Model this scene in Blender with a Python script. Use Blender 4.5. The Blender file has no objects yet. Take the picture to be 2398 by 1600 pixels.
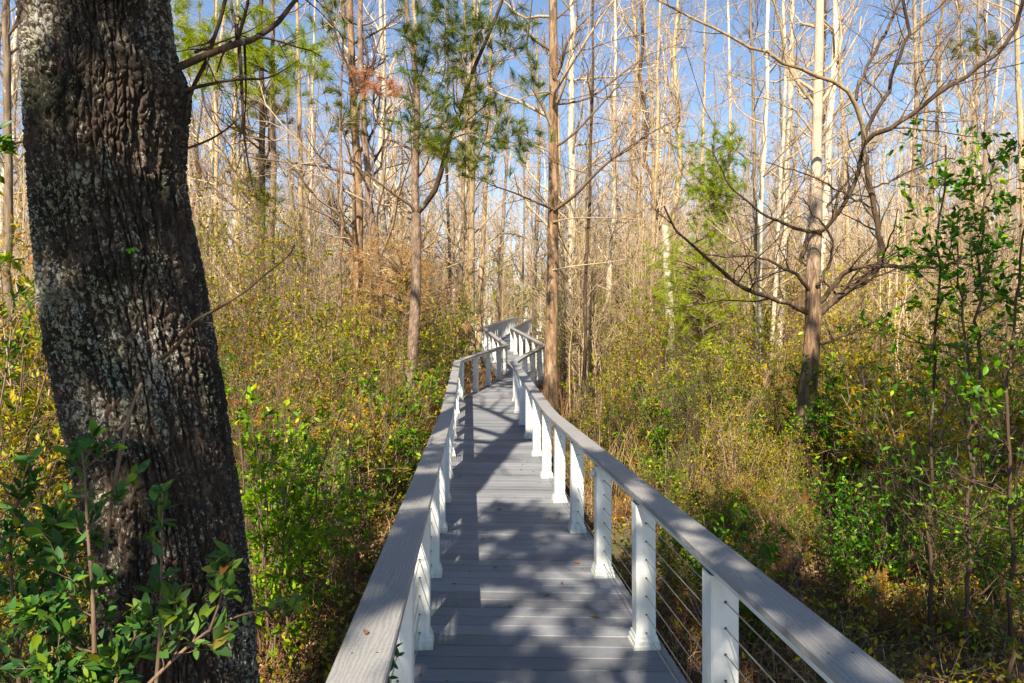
import bpy, math, random
import numpy as np

sc = bpy.context.scene
R = math.radians
# ------------------------------------------------------------------ camera, sky, sun, exposure
F, HC = 1598.67, 1.78                      # focal length in photo pixels, eye height above the deck
cam_d = bpy.data.cameras.new('camera')
cam = bpy.data.objects.new('camera', cam_d)
sc.collection.objects.link(cam)
cam.location = (0, 0, HC)
cam.rotation_euler = (R(90), 0, 0)
cam_d.lens, cam_d.sensor_width = 24.0, 36.0
cam_d.clip_start, cam_d.clip_end = 0.05, 2000
sc.camera = cam

SUN_EL, SUN_AZ = R(40), math.atan2(-0.21, -0.98)     # azimuth from +Y towards +X
world = bpy.data.worlds.new('World')
sc.world = world
world.use_nodes = True
wn = world.node_tree
sky = wn.nodes.new('ShaderNodeTexSky')
sky.sky_type = 'NISHITA'
sky.sun_disc = False
sky.sun_elevation, sky.sun_rotation = SUN_EL, SUN_AZ
sky.altitude, sky.air_density, sky.dust_density, sky.ozone_density = 0, 1.0, 0.0, 2.0
wn.links.new(sky.outputs[0], wn.nodes['Background'].inputs[0])
wn.nodes['Background'].inputs[1].default_value = 0.09

sun_d = bpy.data.lights.new('sun', 'SUN')
sun_d.energy, sun_d.angle, sun_d.color = 5.0, R(0.55), (1.0, 0.91, 0.75)
sun = bpy.data.objects.new('sun', sun_d)
sc.collection.objects.link(sun)
ce = math.cos(SUN_EL)
sdir = np.array([math.sin(SUN_AZ) * ce, math.cos(SUN_AZ) * ce, math.sin(SUN_EL)])
from mathutils import Vector
sun.rotation_euler = Vector(sdir).to_track_quat('Z', 'Y').to_euler()
sc.view_settings.view_transform = 'Standard'
sc.view_settings.look = 'None'
sc.view_settings.exposure = 1.2
sc.view_settings.gamma = 1.0
sc.cycles.max_bounces = 6
sc.cycles.diffuse_bounces = 4
sc.cycles.glossy_bounces = 2
sc.cycles.transmission_bounces = 3
sc.cycles.use_denoising = True
sc.cycles.use_adaptive_sampling = False
sc.cycles.denoising_input_passes = 'RGB_ALBEDO_NORMAL'
sc.cycles.denoising_prefilter = 'NONE'

RNG = np.random.default_rng(11)
random.seed(5)
COL = sc.collection


# ------------------------------------------------------------------ small helpers
def at(px, py, d):
    """world point seen at photo pixel (px, py) at depth d"""
    return np.array([(px - 1199) / F * d, d, HC - (py - 800) / F * d])


def tag(o, label=None, cat=None, group=None, kind=None):
    for k, v in (('label', label), ('category', cat), ('group', group), ('kind', kind)):
        if v:
            o[k] = v
    return o


def empty(name, loc, label, cat, group=None):
    o = bpy.data.objects.new(name, None)
    o.empty_display_size = 0.2
    COL.objects.link(o)
    o.location = [float(v) for v in loc]
    return tag(o, label, cat, group)


class MB:
    """collects quads and triangles, builds ONE mesh object"""

    def __init__(s):
        s.v, s.q, s.t, s.n = [], [], [], 0
        s.att = []

    def add(s, v, q=None, t=None):
        v = np.asarray(v, float).reshape(-1, 3)
        if q is not None and len(q):
            s.q.append(np.asarray(q, int).reshape(-1, 4) + s.n)
        if t is not None and len(t):
            s.t.append(np.asarray(t, int).reshape(-1, 3) + s.n)
        s.v.append(v)
        s.n += len(v)
        return s

    def mesh(s, name, mat, smooth=True, off=(0, 0, 0)):
        v = np.concatenate(s.v) - np.asarray(off, float)
        q = np.concatenate(s.q) if s.q else np.zeros((0, 4), int)
        t = np.concatenate(s.t) if s.t else np.zeros((0, 3), int)
        m = bpy.data.meshes.new(name)
        m.vertices.add(len(v))
        m.vertices.foreach_set('co', v.astype(np.float32).ravel())
        loops = np.concatenate([q.ravel(), t.ravel()]).astype(np.int32)
        m.loops.add(len(loops))
        m.loops.foreach_set('vertex_index', loops)
        m.polygons.add(len(q) + len(t))
        st = np.concatenate([np.arange(len(q)) * 4, len(q) * 4 + np.arange(len(t)) * 3]).astype(np.int32)
        m.polygons.foreach_set('loop_start', st)
        m.polygons.foreach_set('use_smooth', np.full(len(q) + len(t), bool(smooth)))
        m.update(calc_edges=True)
        m.validate()
        m.materials.append(mat)
        return m

    def build(s, name, mat, parent=None, smooth=True, off=(0, 0, 0)):
        o = bpy.data.objects.new(name, s.mesh(name, mat, smooth, off))
        COL.objects.link(o)
        if parent is not None:
            o.parent = parent
        return o

    def box(s, c, size, rot=0.0):
        x, y, z = np.array(size) / 2
        p = np.array([[-x, -y, -z], [x, -y, -z], [x, y, -z], [-x, y, -z], [-x, -y, z], [x, -y, z], [x, y, z], [-x, y, z]])
        return s.hexa(p @ np.array([[math.cos(rot), math.sin(rot), 0], [-math.sin(rot), math.cos(rot), 0], [0, 0, 1]]) + np.asarray(c))

    def hexa(s, p):
        return s.add(p, q=[[0, 3, 2, 1], [4, 5, 6, 7], [0, 1, 5, 4], [1, 2, 6, 5], [2, 3, 7, 6], [3, 0, 4, 7]])

    def tubes(s, P, Rr, sides=3):
        """P (N,K,3) polylines, Rr (N,K) radii"""
        P = np.asarray(P, float)
        Rr = np.asarray(Rr, float)
        N, K, _ = P.shape
        if N == 0:
            return s
        T = np.gradient(P, axis=1)
        T /= np.linalg.norm(T, axis=2, keepdims=True) + 1e-9
        D = P[:, -1] - P[:, 0]
        ref = np.zeros((N, 3))
        ref[np.arange(N), np.argmin(np.abs(D), axis=1)] = 1
        A = np.cross(T, ref[:, None, :])
        A /= np.linalg.norm(A, axis=2, keepdims=True) + 1e-9
        B = np.cross(T, A)
        a = np.arange(sides) * 2 * math.pi / sides
        V = P[:, :, None, :] + Rr[:, :, None, None] * (np.cos(a)[None, None, :, None] * A[:, :, None, :] + np.sin(a)[None, None, :, None] * B[:, :, None, :])
        idx = np.arange(N * K * sides).reshape(N, K, sides)
        i0, i1 = idx[:, :-1], idx[:, 1:]
        q = np.stack([i0, np.roll(i0, -1, 2), np.roll(i1, -1, 2), i1], -1).reshape(-1, 4)
        return s.add(V.reshape(-1, 3), q=q)

    def leaves(s, pos, d, size, rng, asp=0.42, up=0.5, fold=0.18, fine=False):
        """one leaf per position, pointing along d"""
        N = len(pos)
        if N == 0:
            return s
        d = d / (np.linalg.norm(d, axis=1, keepdims=True) + 1e-9)
        n = rng.normal(size=(N, 3))
        n[:, 2] = np.abs(n[:, 2]) + up * 2
        side = np.cross(d, n)
        side /= np.linalg.norm(side, axis=1, keepdims=True) + 1e-9
        nn = np.cross(side, d)
        L = (size * rng.uniform(0.5, 1.25, N))[:, None]
        w = L * asp
        if not fine:
            v = np.stack([pos, pos + d * L * 0.45 + side * w * 0.5 + nn * w * fold, pos + d * L, pos + d * L * 0.45 - side * w * 0.5 + nn * w * fold], 1)
            b = np.arange(N)[:, None] * 4
            return s.add(v.reshape(-1, 3), t=np.concatenate([b + [[0, 1, 2]], b + [[0, 2, 3]]]))
        droop = rng.uniform(0.02, 0.22, N)[:, None]
        ts = [0.0, 0.12, 0.35, 0.6, 0.85, 1.0]
        ws = [0.03, 0.28, 0.49, 0.47, 0.24, 0.0]
        rows = []
        for tt, ww in zip(ts, ws):
            c = pos + d * L * tt - nn * L * droop * tt * tt
            rows += [c - side * w * ww + nn * w * ww * fold * 2, c, c + side * w * ww + nn * w * ww * fold * 2]
        v = np.stack(rows, 1)
        b = (np.arange(N) * 18)[:, None]
        qs = []
        for k in range(5):
            o = 3 * k
            qs += [b + [[o, o + 1, o + 4, o + 3]], b + [[o + 1, o + 2, o + 5, o + 4]]]
        return s.add(v.reshape(-1, 3), q=np.concatenate(qs))

    def needles(s, pos, d, n, ln, rng, w=0.0045, spread=0.9):
        pos = np.repeat(pos, n, 0)
        d = np.repeat(d, n, 0)
        N = len(pos)
        if N == 0:
            return s
        k = d / (np.linalg.norm(d, axis=1, keepdims=True) + 1e-9) + spread * rng.normal(size=(N, 3))
        k /= np.linalg.norm(k, axis=1, keepdims=True) + 1e-9
        pos = pos - d * rng.uniform(0, 1.0, (N, 1)) * 0.14
        side = np.cross(k, rng.normal(size=(N, 3)))
        side /= np.linalg.norm(side, axis=1, keepdims=True) + 1e-9
        L = ln * rng.uniform(0.6, 1.2, (N, 1))
        mid = pos + k * L * 0.55
        tip = pos + k * L
        tip[:, 2] -= (L * 0.14)[:, 0]
        v = np.stack([pos - side * w / 2, pos + side * w / 2, mid + side * w / 2, mid - side * w / 2, tip], 1)
        b = np.arange(N)[:, None] * 5
        return s.add(v.reshape(-1, 3), q=b + [[0, 1, 2, 3]], t=b + [[3, 2, 4]])


def smooth_poly(p, K=10, it=2):
    p = np.asarray(p, float)
    for _ in range(it):
        if len(p) < 3:
            break
        a = p[:-1] * 0.75 + p[1:] * 0.25
        b = p[:-1] * 0.25 + p[1:] * 0.75
        p = np.concatenate([p[:1], np.stack([a, b], 1).reshape(-1, 3)[1:-1], p[-1:]])
    s = np.concatenate([[0], np.cumsum(np.linalg.norm(np.diff(p, axis=0), axis=1))])
    t = np.linspace(0, s[-1], K)
    return np.stack([np.interp(t, s, p[:, i]) for i in range(3)], 1)


def taper(r0, r1, K):
    return np.linspace(r0, r1, K)


def sprout(P, Rr, n, rng, t=(0.2, 1.0), ang=(30, 70), ln=(0.3, 0.6), absolute=False, rr=0.55, K=5, up=0.1, wob=0.18, rmin=0.002, tip=0.35, fade=0.45):
    """n children on every polyline of P; returns their polylines and radii"""
    N, KP, _ = P.shape
    M = N * n
    pi = np.repeat(np.arange(N), n)
    tt = rng.uniform(t[0], t[1], M)
    x = tt * (KP - 1)
    i = np.minimum(x.astype(int), KP - 2)
    f = (x - i)[:, None]
    p0 = P[pi, i] * (1 - f) + P[pi, i + 1] * f
    T = P[pi, i + 1] - P[pi, i]
    T /= np.linalg.norm(T, axis=1, keepdims=True) + 1e-9
    r0 = Rr[pi, i] * (1 - f[:, 0]) + Rr[pi, i + 1] * f[:, 0]
    q = np.cross(T, rng.normal(size=(M, 3)))
    q /= np.linalg.norm(q, axis=1, keepdims=True) + 1e-9
    a = np.radians(rng.uniform(ang[0], ang[1], M))[:, None]
    d = np.cos(a) * T + np.sin(a) * q
    plen = np.linalg.norm(np.diff(P, axis=1), axis=2).sum(1)
    L = rng.uniform(ln[0], ln[1], M) * (1.0 if absolute else plen[pi]) * (1 - fade * tt)
    pts = [p0]
    step = (L / (K - 1))[:, None]
    for k in range(K - 1):
        d = d + wob * rng.normal(size=(M, 3))
        d[:, 2] += up
        d /= np.linalg.norm(d, axis=1, keepdims=True) + 1e-9
        pts.append(pts[-1] + d * step)
    r = np.maximum(r0 * rr, rmin)[:, None] * np.linspace(1, tip, K)[None, :]
    return np.stack(pts, 1), np.maximum(r, rmin * 0.6)


def sample(P, n, rng, t=(0.2, 1.0)):
    """n points and directions on every polyline"""
    N, KP, _ = P.shape
    pi = np.repeat(np.arange(N), n)
    x = rng.uniform(t[0], t[1], N * n) * (KP - 1)
    i = np.minimum(x.astype(int), KP - 2)
    f = (x - i)[:, None]
    return P[pi, i] * (1 - f) + P[pi, i + 1] * f, P[pi, i + 1] - P[pi, i]


def copy_thing(o, parent=None):
    c = o.copy()
    COL.objects.link(c)
    if parent is not None:
        c.parent = parent
    for ch in list(o.children):
        copy_thing(ch, c)
    return c


# ------------------------------------------------------------------ materials
def new_mat(name):
    m = bpy.data.materials.new(name)
    m.use_nodes = True
    nt = m.node_tree
    return m, nt, nt.nodes, nt.links, nt.nodes['Principled BSDF']


def ramp(nodes, stops, interp='LINEAR'):
    r = nodes.new('ShaderNodeValToRGB')
    r.color_ramp.interpolation = interp
    el = r.color_ramp.elements
    while len(el) > len(stops):
        el.remove(el[-1])
    while len(el) < len(stops):
        el.new(0.5)
    for e, (p, c) in zip(el, stops):
        e.position = p
        e.color = (*c, 1)
    return r


def noise(nodes, links, vec, scale, detail=4, rough=0.55, dist=0.0):
    n = nodes.new('ShaderNodeTexNoise')
    n.inputs['Scale'].default_value = scale
    n.inputs['Detail'].default_value = detail
    n.inputs['Roughness'].default_value = rough
    n.inputs['Distortion'].default_value = dist
    if vec is not None:
        links.new(vec, n.inputs['Vector'])
    return n


def mapping(nodes, links, scale, coord='Object', geo=False):
    tc = nodes.new('ShaderNodeNewGeometry' if geo else 'ShaderNodeTexCoord')
    mp = nodes.new('ShaderNodeMapping')
    mp.inputs['Scale'].default_value = scale
    links.new(tc.outputs['Position' if geo else coord], mp.inputs[0])
    return mp.outputs[0]


def mix(nodes, links, fac, a, b, mode='MIX'):
    m = nodes.new('ShaderNodeMix')
    m.data_type = 'RGBA'
    m.blend_type = mode
    for sock, val in ((m.inputs[0], fac), (m.inputs[6], a), (m.inputs[7], b)):
        if isinstance(val, (int, float)):
            sock.default_value = val
        elif isinstance(val, tuple):
            sock.default_value = (*val, 1)
        else:
            links.new(val, sock)
    return m.outputs[2]


def bump(nodes, links, height, bsdf, strength=0.4, dist=0.02):
    b = nodes.new('ShaderNodeBump')
    b.inputs['Strength'].default_value = strength
    b.inputs['Distance'].default_value = dist
    links.new(height, b.inputs['Height'])
    links.new(b.outputs[0], bsdf.inputs['Normal'])


def bark_mat(name, stops, scale=6.0, stretch=0.15, rough=0.9, vary=0.3, spots=None, bs=0.6, pale=None):
    m, nt, N, L, B = new_mat(name)
    v = mapping(N, L, (1, 1, stretch))
    n1 = noise(N, L, v, scale * 3, 5, 0.65, 0.6)
    r = ramp(N, stops)
    L.new(n1.outputs['Fac'], r.inputs[0])
    col = r.outputs[0]
    if spots:
        v2 = mapping(N, L, (1, 1, 0.5))
        n2 = noise(N, L, v2, scale * 1.3, 4, 0.6)
        r2 = ramp(N, [(spots[0], (0, 0, 0)), (spots[0] + 0.07, (1, 1, 1))])
        L.new(n2.outputs['Fac'], r2.inputs[0])
        col = mix(N, L, r2.outputs[0], col, spots[1])
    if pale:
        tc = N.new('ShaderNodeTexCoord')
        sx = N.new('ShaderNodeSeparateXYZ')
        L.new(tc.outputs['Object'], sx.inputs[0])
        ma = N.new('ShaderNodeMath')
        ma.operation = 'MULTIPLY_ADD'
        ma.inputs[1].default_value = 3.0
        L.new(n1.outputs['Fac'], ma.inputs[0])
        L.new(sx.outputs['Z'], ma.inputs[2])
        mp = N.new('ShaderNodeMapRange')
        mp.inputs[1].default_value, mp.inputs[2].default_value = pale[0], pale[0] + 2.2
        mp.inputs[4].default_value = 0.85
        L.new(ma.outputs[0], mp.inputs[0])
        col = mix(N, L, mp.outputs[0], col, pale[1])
    oi = N.new('ShaderNodeObjectInfo')
    mr = N.new('ShaderNodeMapRange')
    mr.inputs[3].default_value = 1 - vary
    mr.inputs[4].default_value = 1 + vary
    L.new(oi.outputs['Random'], mr.inputs[0])
    hs = N.new('ShaderNodeHueSaturation')
    hs.inputs['Saturation'].default_value = 1.12
    L.new(mr.outputs[0], hs.inputs['Value'])
    L.new(col, hs.inputs['Color'])
    L.new(hs.outputs[0], B.inputs['Base Color'])
    B.inputs['Roughness'].default_value = rough
    B.inputs['Specular IOR Level'].default_value = 0.2
    bump(N, L, n1.outputs['Fac'], B, bs, 0.03)
    return m


def leaf_mat(name, stops, rough=0.5, trans=0.3, vary=0.12, spec=0.35):
    """leaf colours picked leaf by leaf"""
    m, nt, N, L, B = new_mat(name)
    g = N.new('ShaderNodeNewGeometry')
    r = ramp(N, stops)
    L.new(g.outputs['Random Per Island'], r.inputs[0])
    oi = N.new('ShaderNodeObjectInfo')
    mr = N.new('ShaderNodeMapRange')
    mr.inputs[3].default_value = 0.5 - vary * 0.25
    mr.inputs[4].default_value = 0.5 + vary * 0.25
    L.new(oi.outputs['Random'], mr.inputs[0])
    hs = N.new('ShaderNodeHueSaturation')
    hs.inputs['Saturation'].default_value = 1.18
    L.new(mr.outputs[0], hs.inputs['Hue'])
    L.new(r.outputs[0], hs.inputs['Color'])
    L.new(hs.outputs[0], B.inputs['Base Color'])
    B.inputs['Roughness'].default_value = rough
    B.inputs['Specular IOR Level'].default_value = spec
    tr = N.new('ShaderNodeBsdfTranslucent')
    L.new(hs.outputs[0], tr.inputs[0])
    ms = N.new('ShaderNodeMixShader')
    ms.inputs[0].default_value = trans
    L.new(B.outputs[0], ms.inputs[1])
    L.new(tr.outputs[0], ms.inputs[2])
    L.new(ms.outputs[0], N['Material Output'].inputs[0])
    return m


M = {}
M['tan'] = bark_mat('tan_bark', [(0.3, (0.20, 0.14, 0.085)), (0.55, (0.45, 0.34, 0.21)), (0.75, (0.60, 0.49, 0.34))], vary=0.3, spots=(0.63, (0.18, 0.14, 0.08)))
M['pale'] = bark_mat('pale_bark', [(0.3, (0.36, 0.29, 0.21)), (0.5, (0.58, 0.50, 0.39)), (0.75, (0.70, 0.63, 0.52))], vary=0.15, spots=(0.62, (0.24, 0.18, 0.11)))
M['grey'] = bark_mat('grey_bark', [(0.3, (0.10, 0.075, 0.055)), (0.55, (0.24, 0.18, 0.125)), (0.78, (0.42, 0.36, 0.27))], vary=0.25, spots=(0.6, (0.36, 0.33, 0.25)))
M['cypress'] = bark_mat('cypress_bark', [(0.3, (0.085, 0.05, 0.032)), (0.48, (0.24, 0.15, 0.09)), (0.7, (0.45, 0.33, 0.22))], scale=6, stretch=0.16, vary=0.1, spots=(0.54, (0.13, 0.09, 0.06)), bs=1.0)
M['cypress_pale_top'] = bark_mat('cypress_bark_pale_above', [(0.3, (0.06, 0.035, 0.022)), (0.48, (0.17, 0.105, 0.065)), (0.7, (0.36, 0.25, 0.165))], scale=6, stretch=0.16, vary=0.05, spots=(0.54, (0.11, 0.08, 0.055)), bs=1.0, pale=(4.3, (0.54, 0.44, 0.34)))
M['pine'] = bark_mat('pine_bark', [(0.3, (0.075, 0.048, 0.038)), (0.5, (0.21, 0.145, 0.105)), (0.72, (0.38, 0.29, 0.22))], scale=8, stretch=0.35, vary=0.1, spots=(0.56, (0.16, 0.115, 0.085)), bs=0.9)
M['dark'] = bark_mat('dark_bark', [(0.3, (0.035, 0.025, 0.018)), (0.55, (0.09, 0.06, 0.04)), (0.75, (0.20, 0.15, 0.10))], vary=0.2, spots=(0.64, (0.26, 0.26, 0.19)))
M['twig'] = bark_mat('twig_bark', [(0.3, (0.28, 0.20, 0.13)), (0.55, (0.47, 0.36, 0.24)), (0.75, (0.62, 0.51, 0.37))], vary=0.3)
M['redtwig'] = bark_mat('reddish_twig_bark', [(0.3, (0.20, 0.13, 0.09)), (0.55, (0.38, 0.26, 0.19)), (0.75, (0.52, 0.40, 0.31))], vary=0.3)
M['palewood'] = bark_mat('bleached_twig_bark', [(0.3, (0.32, 0.24, 0.15)), (0.55, (0.52, 0.40, 0.25)), (0.75, (0.66, 0.54, 0.38))], vary=0.25)
M['darktwig'] = bark_mat('dark_twig_bark', [(0.3, (0.09, 0.06, 0.04)), (0.6, (0.19, 0.13, 0.09)), (0.8, (0.30, 0.22, 0.15))], vary=0.2)
M['drystem'] = leaf_mat('dry_stem', [(0.0, (0.11, 0.06, 0.035)), (0.4, (0.23, 0.14, 0.075)), (0.75, (0.38, 0.26, 0.145)), (1.0, (0.52, 0.40, 0.25))], rough=0.8, trans=0.1, vary=0.1, spec=0.1)
M['reed'] = leaf_mat('golden_dry_stem', [(0.0, (0.16, 0.09, 0.05)), (0.5, (0.34, 0.21, 0.115)), (1.0, (0.54, 0.39, 0.23))], rough=0.8, trans=0.1, vary=0.05, spec=0.1)
M['leaf_olive'] = leaf_mat('olive_leaf', [(0.0, (0.05, 0.08, 0.012)), (0.35, (0.14, 0.165, 0.02)), (0.62, (0.28, 0.28, 0.03)), (0.82, (0.46, 0.38, 0.055)), (0.95, (0.45, 0.26, 0.05)), (1.0, (0.40, 0.13, 0.03))])
M['leaf_green'] = leaf_mat('green_leaf', [(0.0, (0.03, 0.075, 0.012)), (0.4, (0.075, 0.16, 0.02)), (0.75, (0.16, 0.27, 0.03)), (1.0, (0.32, 0.36, 0.05))])
M['leaf_yellow'] = leaf_mat('yellow_green_leaf', [(0.0, (0.14, 0.19, 0.015)), (0.4, (0.34, 0.37, 0.028)), (0.75, (0.54, 0.50, 0.05)), (0.92, (0.66, 0.50, 0.08)), (1.0, (0.55, 0.26, 0.05))], trans=0.4)
M['leaf_rust'] = leaf_mat('rust_leaf', [(0.0, (0.08, 0.10, 0.015)), (0.3, (0.22, 0.19, 0.025)), (0.6, (0.40, 0.20, 0.04)), (0.85, (0.56, 0.22, 0.045)), (1.0, (0.55, 0.14, 0.035))])
M['leaf_lime'] = leaf_mat('lime_leaf', [(0.0, (0.07, 0.15, 0.015)), (0.4, (0.16, 0.28, 0.02)), (0.8, (0.30, 0.42, 0.03)), (1.0, (0.50, 0.48, 0.06))], trans=0.4)
M['leaf_dark'] = leaf_mat('glossy_dark_leaf', [(0.0, (0.025, 0.065, 0.022)), (0.5, (0.055, 0.13, 0.034)), (0.85, (0.11, 0.20, 0.04)), (0.96, (0.18, 0.24, 0.04)), (1.0, (0.22, 0.12, 0.05))], rough=0.6, trans=0.2, spec=0.35)
M['leaf_bright'] = leaf_mat('bright_sapling_leaf', [(0.0, (0.03, 0.085, 0.014)), (0.45, (0.075, 0.18, 0.022)), (0.8, (0.17, 0.31, 0.03)), (1.0, (0.36, 0.40, 0.06))], rough=0.45, trans=0.35)
M['needle_green'] = leaf_mat('green_needle', [(0.0, (0.03, 0.048, 0.014)), (0.5, (0.075, 0.105, 0.022)), (0.85, (0.17, 0.185, 0.03)), (1.0, (0.34, 0.26, 0.06))], trans=0.15, vary=0.1)
M['needle_yellow'] = leaf_mat('yellow_green_needle', [(0.0, (0.12, 0.18, 0.025)), (0.5, (0.28, 0.33, 0.04)), (1.0, (0.48, 0.44, 0.07))], trans=0.4)
M['needle_rust'] = leaf_mat('dead_needle', [(0.0, (0.28, 0.14, 0.08)), (0.5, (0.46, 0.25, 0.14)), (1.0, (0.62, 0.40, 0.25))], trans=0.3)
M['fern_green'] = leaf_mat('feathery_cypress_leaf', [(0.0, (0.15, 0.21, 0.035)), (0.5, (0.30, 0.36, 0.05)), (1.0, (0.48, 0.48, 0.10))], trans=0.4)
M['litter'] = leaf_mat('fallen_leaf', [(0.0, (0.08, 0.045, 0.028)), (0.4, (0.18, 0.105, 0.06)), (0.75, (0.30, 0.19, 0.105)), (1.0, (0.46, 0.33, 0.20))], rough=0.75, trans=0.1, spec=0.15)
M['moss'] = leaf_mat('hanging_moss', [(0.0, (0.18, 0.17, 0.12)), (1.0, (0.34, 0.32, 0.24))], trans=0.2, spec=0.1)


def ground_mat():
    m, nt, N, L, B = new_mat('leaf_litter_soil')
    v = mapping(N, L, (1, 1, 1), geo=True)
    n1 = noise(N, L, v, 9, 8, 0.7, 0.5)
    r = ramp(N, [(0.3, (0.045, 0.025, 0.014)), (0.5, (0.15, 0.08, 0.04)), (0.65, (0.26, 0.15, 0.075)), (0.8, (0.36, 0.24, 0.13))])
    L.new(n1.outputs['Fac'], r.inputs[0])
    n2 = noise(N, L, v, 0.7, 3)
    r2 = ramp(N, [(0.5, (0, 0, 0)), (0.62, (1, 1, 1))])
    L.new(n2.outputs['Fac'], r2.inputs[0])
    c = mix(N, L, r2.outputs[0], r.outputs[0], (0.12, 0.11, 0.03))
    L.new(c, B.inputs['Base Color'])
    B.inputs['Roughness'].default_value = 1
    bump(N, L, n1.outputs['Fac'], B, 1.0, 0.06)
    return m


def deck_mat():
    m, nt, N, L, B = new_mat('grey_composite_decking')
    g = N.new('ShaderNodeNewGeometry')
    r = ramp(N, [(0.0, (0.155, 0.158, 0.172)), (1.0, (0.265, 0.267, 0.283))])
    L.new(g.outputs['Random Per Island'], r.inputs[0])
    v = mapping(N, L, (1.2, 22, 1))
    n1 = noise(N, L, v, 6, 6, 0.65, 0.4)
    r1 = ramp(N, [(0.25, (0.72, 0.72, 0.73)), (0.7, (1.08, 1.08, 1.08))])
    L.new(n1.outputs['Fac'], r1.inputs[0])
    c = mix(N, L, 1.0, r.outputs[0], r1.outputs[0], 'MULTIPLY')
    v2 = mapping(N, L, (1, 1, 1))
    n2 = noise(N, L, v2, 1.6, 5, 0.6)
    r2 = ramp(N, [(0.35, (0.84, 0.84, 0.83)), (0.65, (1, 1, 1))])
    L.new(n2.outputs['Fac'], r2.inputs[0])
    c = mix(N, L, 1.0, c, r2.outputs[0], 'MULTIPLY')
    n3 = noise(N, L, v2, 60, 2)
    r3 = ramp(N, [(0.71, (1, 1, 1)), (0.74, (0.35, 0.3, 0.27))])
    L.new(n3.outputs['Fac'], r3.inputs[0])
    c = mix(N, L, 1.0, c, r3.outputs[0], 'MULTIPLY')
    L.new(c, B.inputs['Base Color'])
    B.inputs['Roughness'].default_value = 0.62
    B.inputs['Specular IOR Level'].default_value = 0.35
    bump(N, L, n1.outputs['Fac'], B, 0.25, 0.006)
    return m


def cap_mat():
    m, nt, N, L, B = new_mat('grey_wood_grain_rail')
    v = mapping(N, L, (1, 0.16, 1))
    n0 = noise(N, L, v, 5, 2, 0.5)
    w = N.new('ShaderNodeTexWave')
    w.wave_type, w.bands_direction = 'BANDS', 'X'
    w.inputs['Scale'].default_value = 24
    w.inputs['Distortion'].default_value = 11
    w.inputs['Detail'].default_value = 3
    w.inputs['Detail Scale'].default_value = 0.9
    L.new(v, w.inputs['Vector'])
    r = ramp(N, [(0.0, (0.25, 0.24, 0.23)), (0.3, (0.285, 0.275, 0.265)), (1.0, (0.31, 0.30, 0.29))])
    L.new(w.outputs['Fac'], r.inputs[0])
    v2 = mapping(N, L, (1, 1, 1))
    n2 = noise(N, L, v2, 90, 4, 0.7)
    r2 = ramp(N, [(0.3, (0.84, 0.84, 0.84)), (0.7, (1.08, 1.08, 1.08))])
    L.new(n2.outputs['Fac'], r2.inputs[0])
    c = mix(N, L, 1.0, r.outputs[0], r2.outputs[0], 'MULTIPLY')
    n3 = noise(N, L, v2, 2.2, 4, 0.6)
    r3 = ramp(N, [(0.35, (0.86, 0.85, 0.84)), (0.65, (1, 1, 1))])
    L.new(n3.outputs['Fac'], r3.inputs[0])
    c = mix(N, L, 1.0, c, r3.outputs[0], 'MULTIPLY')
    L.new(c, B.inputs['Base Color'])
    B.inputs['Roughness'].default_value = 0.55
    bump(N, L, w.outputs['Fac'], B, 0.25, 0.004)
    return m


def white_mat():
    m, nt, N, L, B = new_mat('white_vinyl')
    v = mapping(N, L, (1, 1, 0.5))
    n = noise(N, L, v, 7, 6, 0.65)
    r = ramp(N, [(0.3, (0.62, 0.62, 0.56)), (0.55, (0.77, 0.77, 0.74)), (0.8, (0.80, 0.80, 0.78))])
    L.new(n.outputs['Fac'], r.inputs[0])
    tc = N.new('ShaderNodeTexCoord')
    sx = N.new('ShaderNodeSeparateXYZ')
    L.new(tc.outputs['Object'], sx.inputs[0])
    n2 = noise(N, L, mapping(N, L, (1, 1, 0.25)), 24, 6, 0.7)
    ma = N.new('ShaderNodeMath')
    ma.operation = 'MULTIPLY_ADD'
    ma.inputs[1].default_value = 0.55
    L.new(n2.outputs['Fac'], ma.inputs[0])
    L.new(sx.outputs['Z'], ma.inputs[2])
    r2 = ramp(N, [(0.22, (0.75, 0.75, 0.75)), (0.46, (0, 0, 0))])
    L.new(ma.outputs[0], r2.inputs[0])
    c = mix(N, L, r2.outputs[0], r.outputs[0], (0.40, 0.40, 0.31))
    L.new(c, B.inputs['Base Color'])
    B.inputs['Roughness'].default_value = 0.42
    return m


def plain(name, c, rough=0.5, metal=0.0):
    m, nt, N, L, B = new_mat(name)
    v = mapping(N, L, (1, 1, 1))
    n = noise(N, L, v, 14, 4)
    r = ramp(N, [(0.3, tuple(x * 0.75 for x in c)), (0.7, c)])
    L.new(n.outputs['Fac'], r.inputs[0])
    L.new(r.outputs[0], B.inputs['Base Color'])
    B.inputs['Roughness'].default_value = rough
    B.inputs['Metallic'].default_value = metal
    return m


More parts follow.
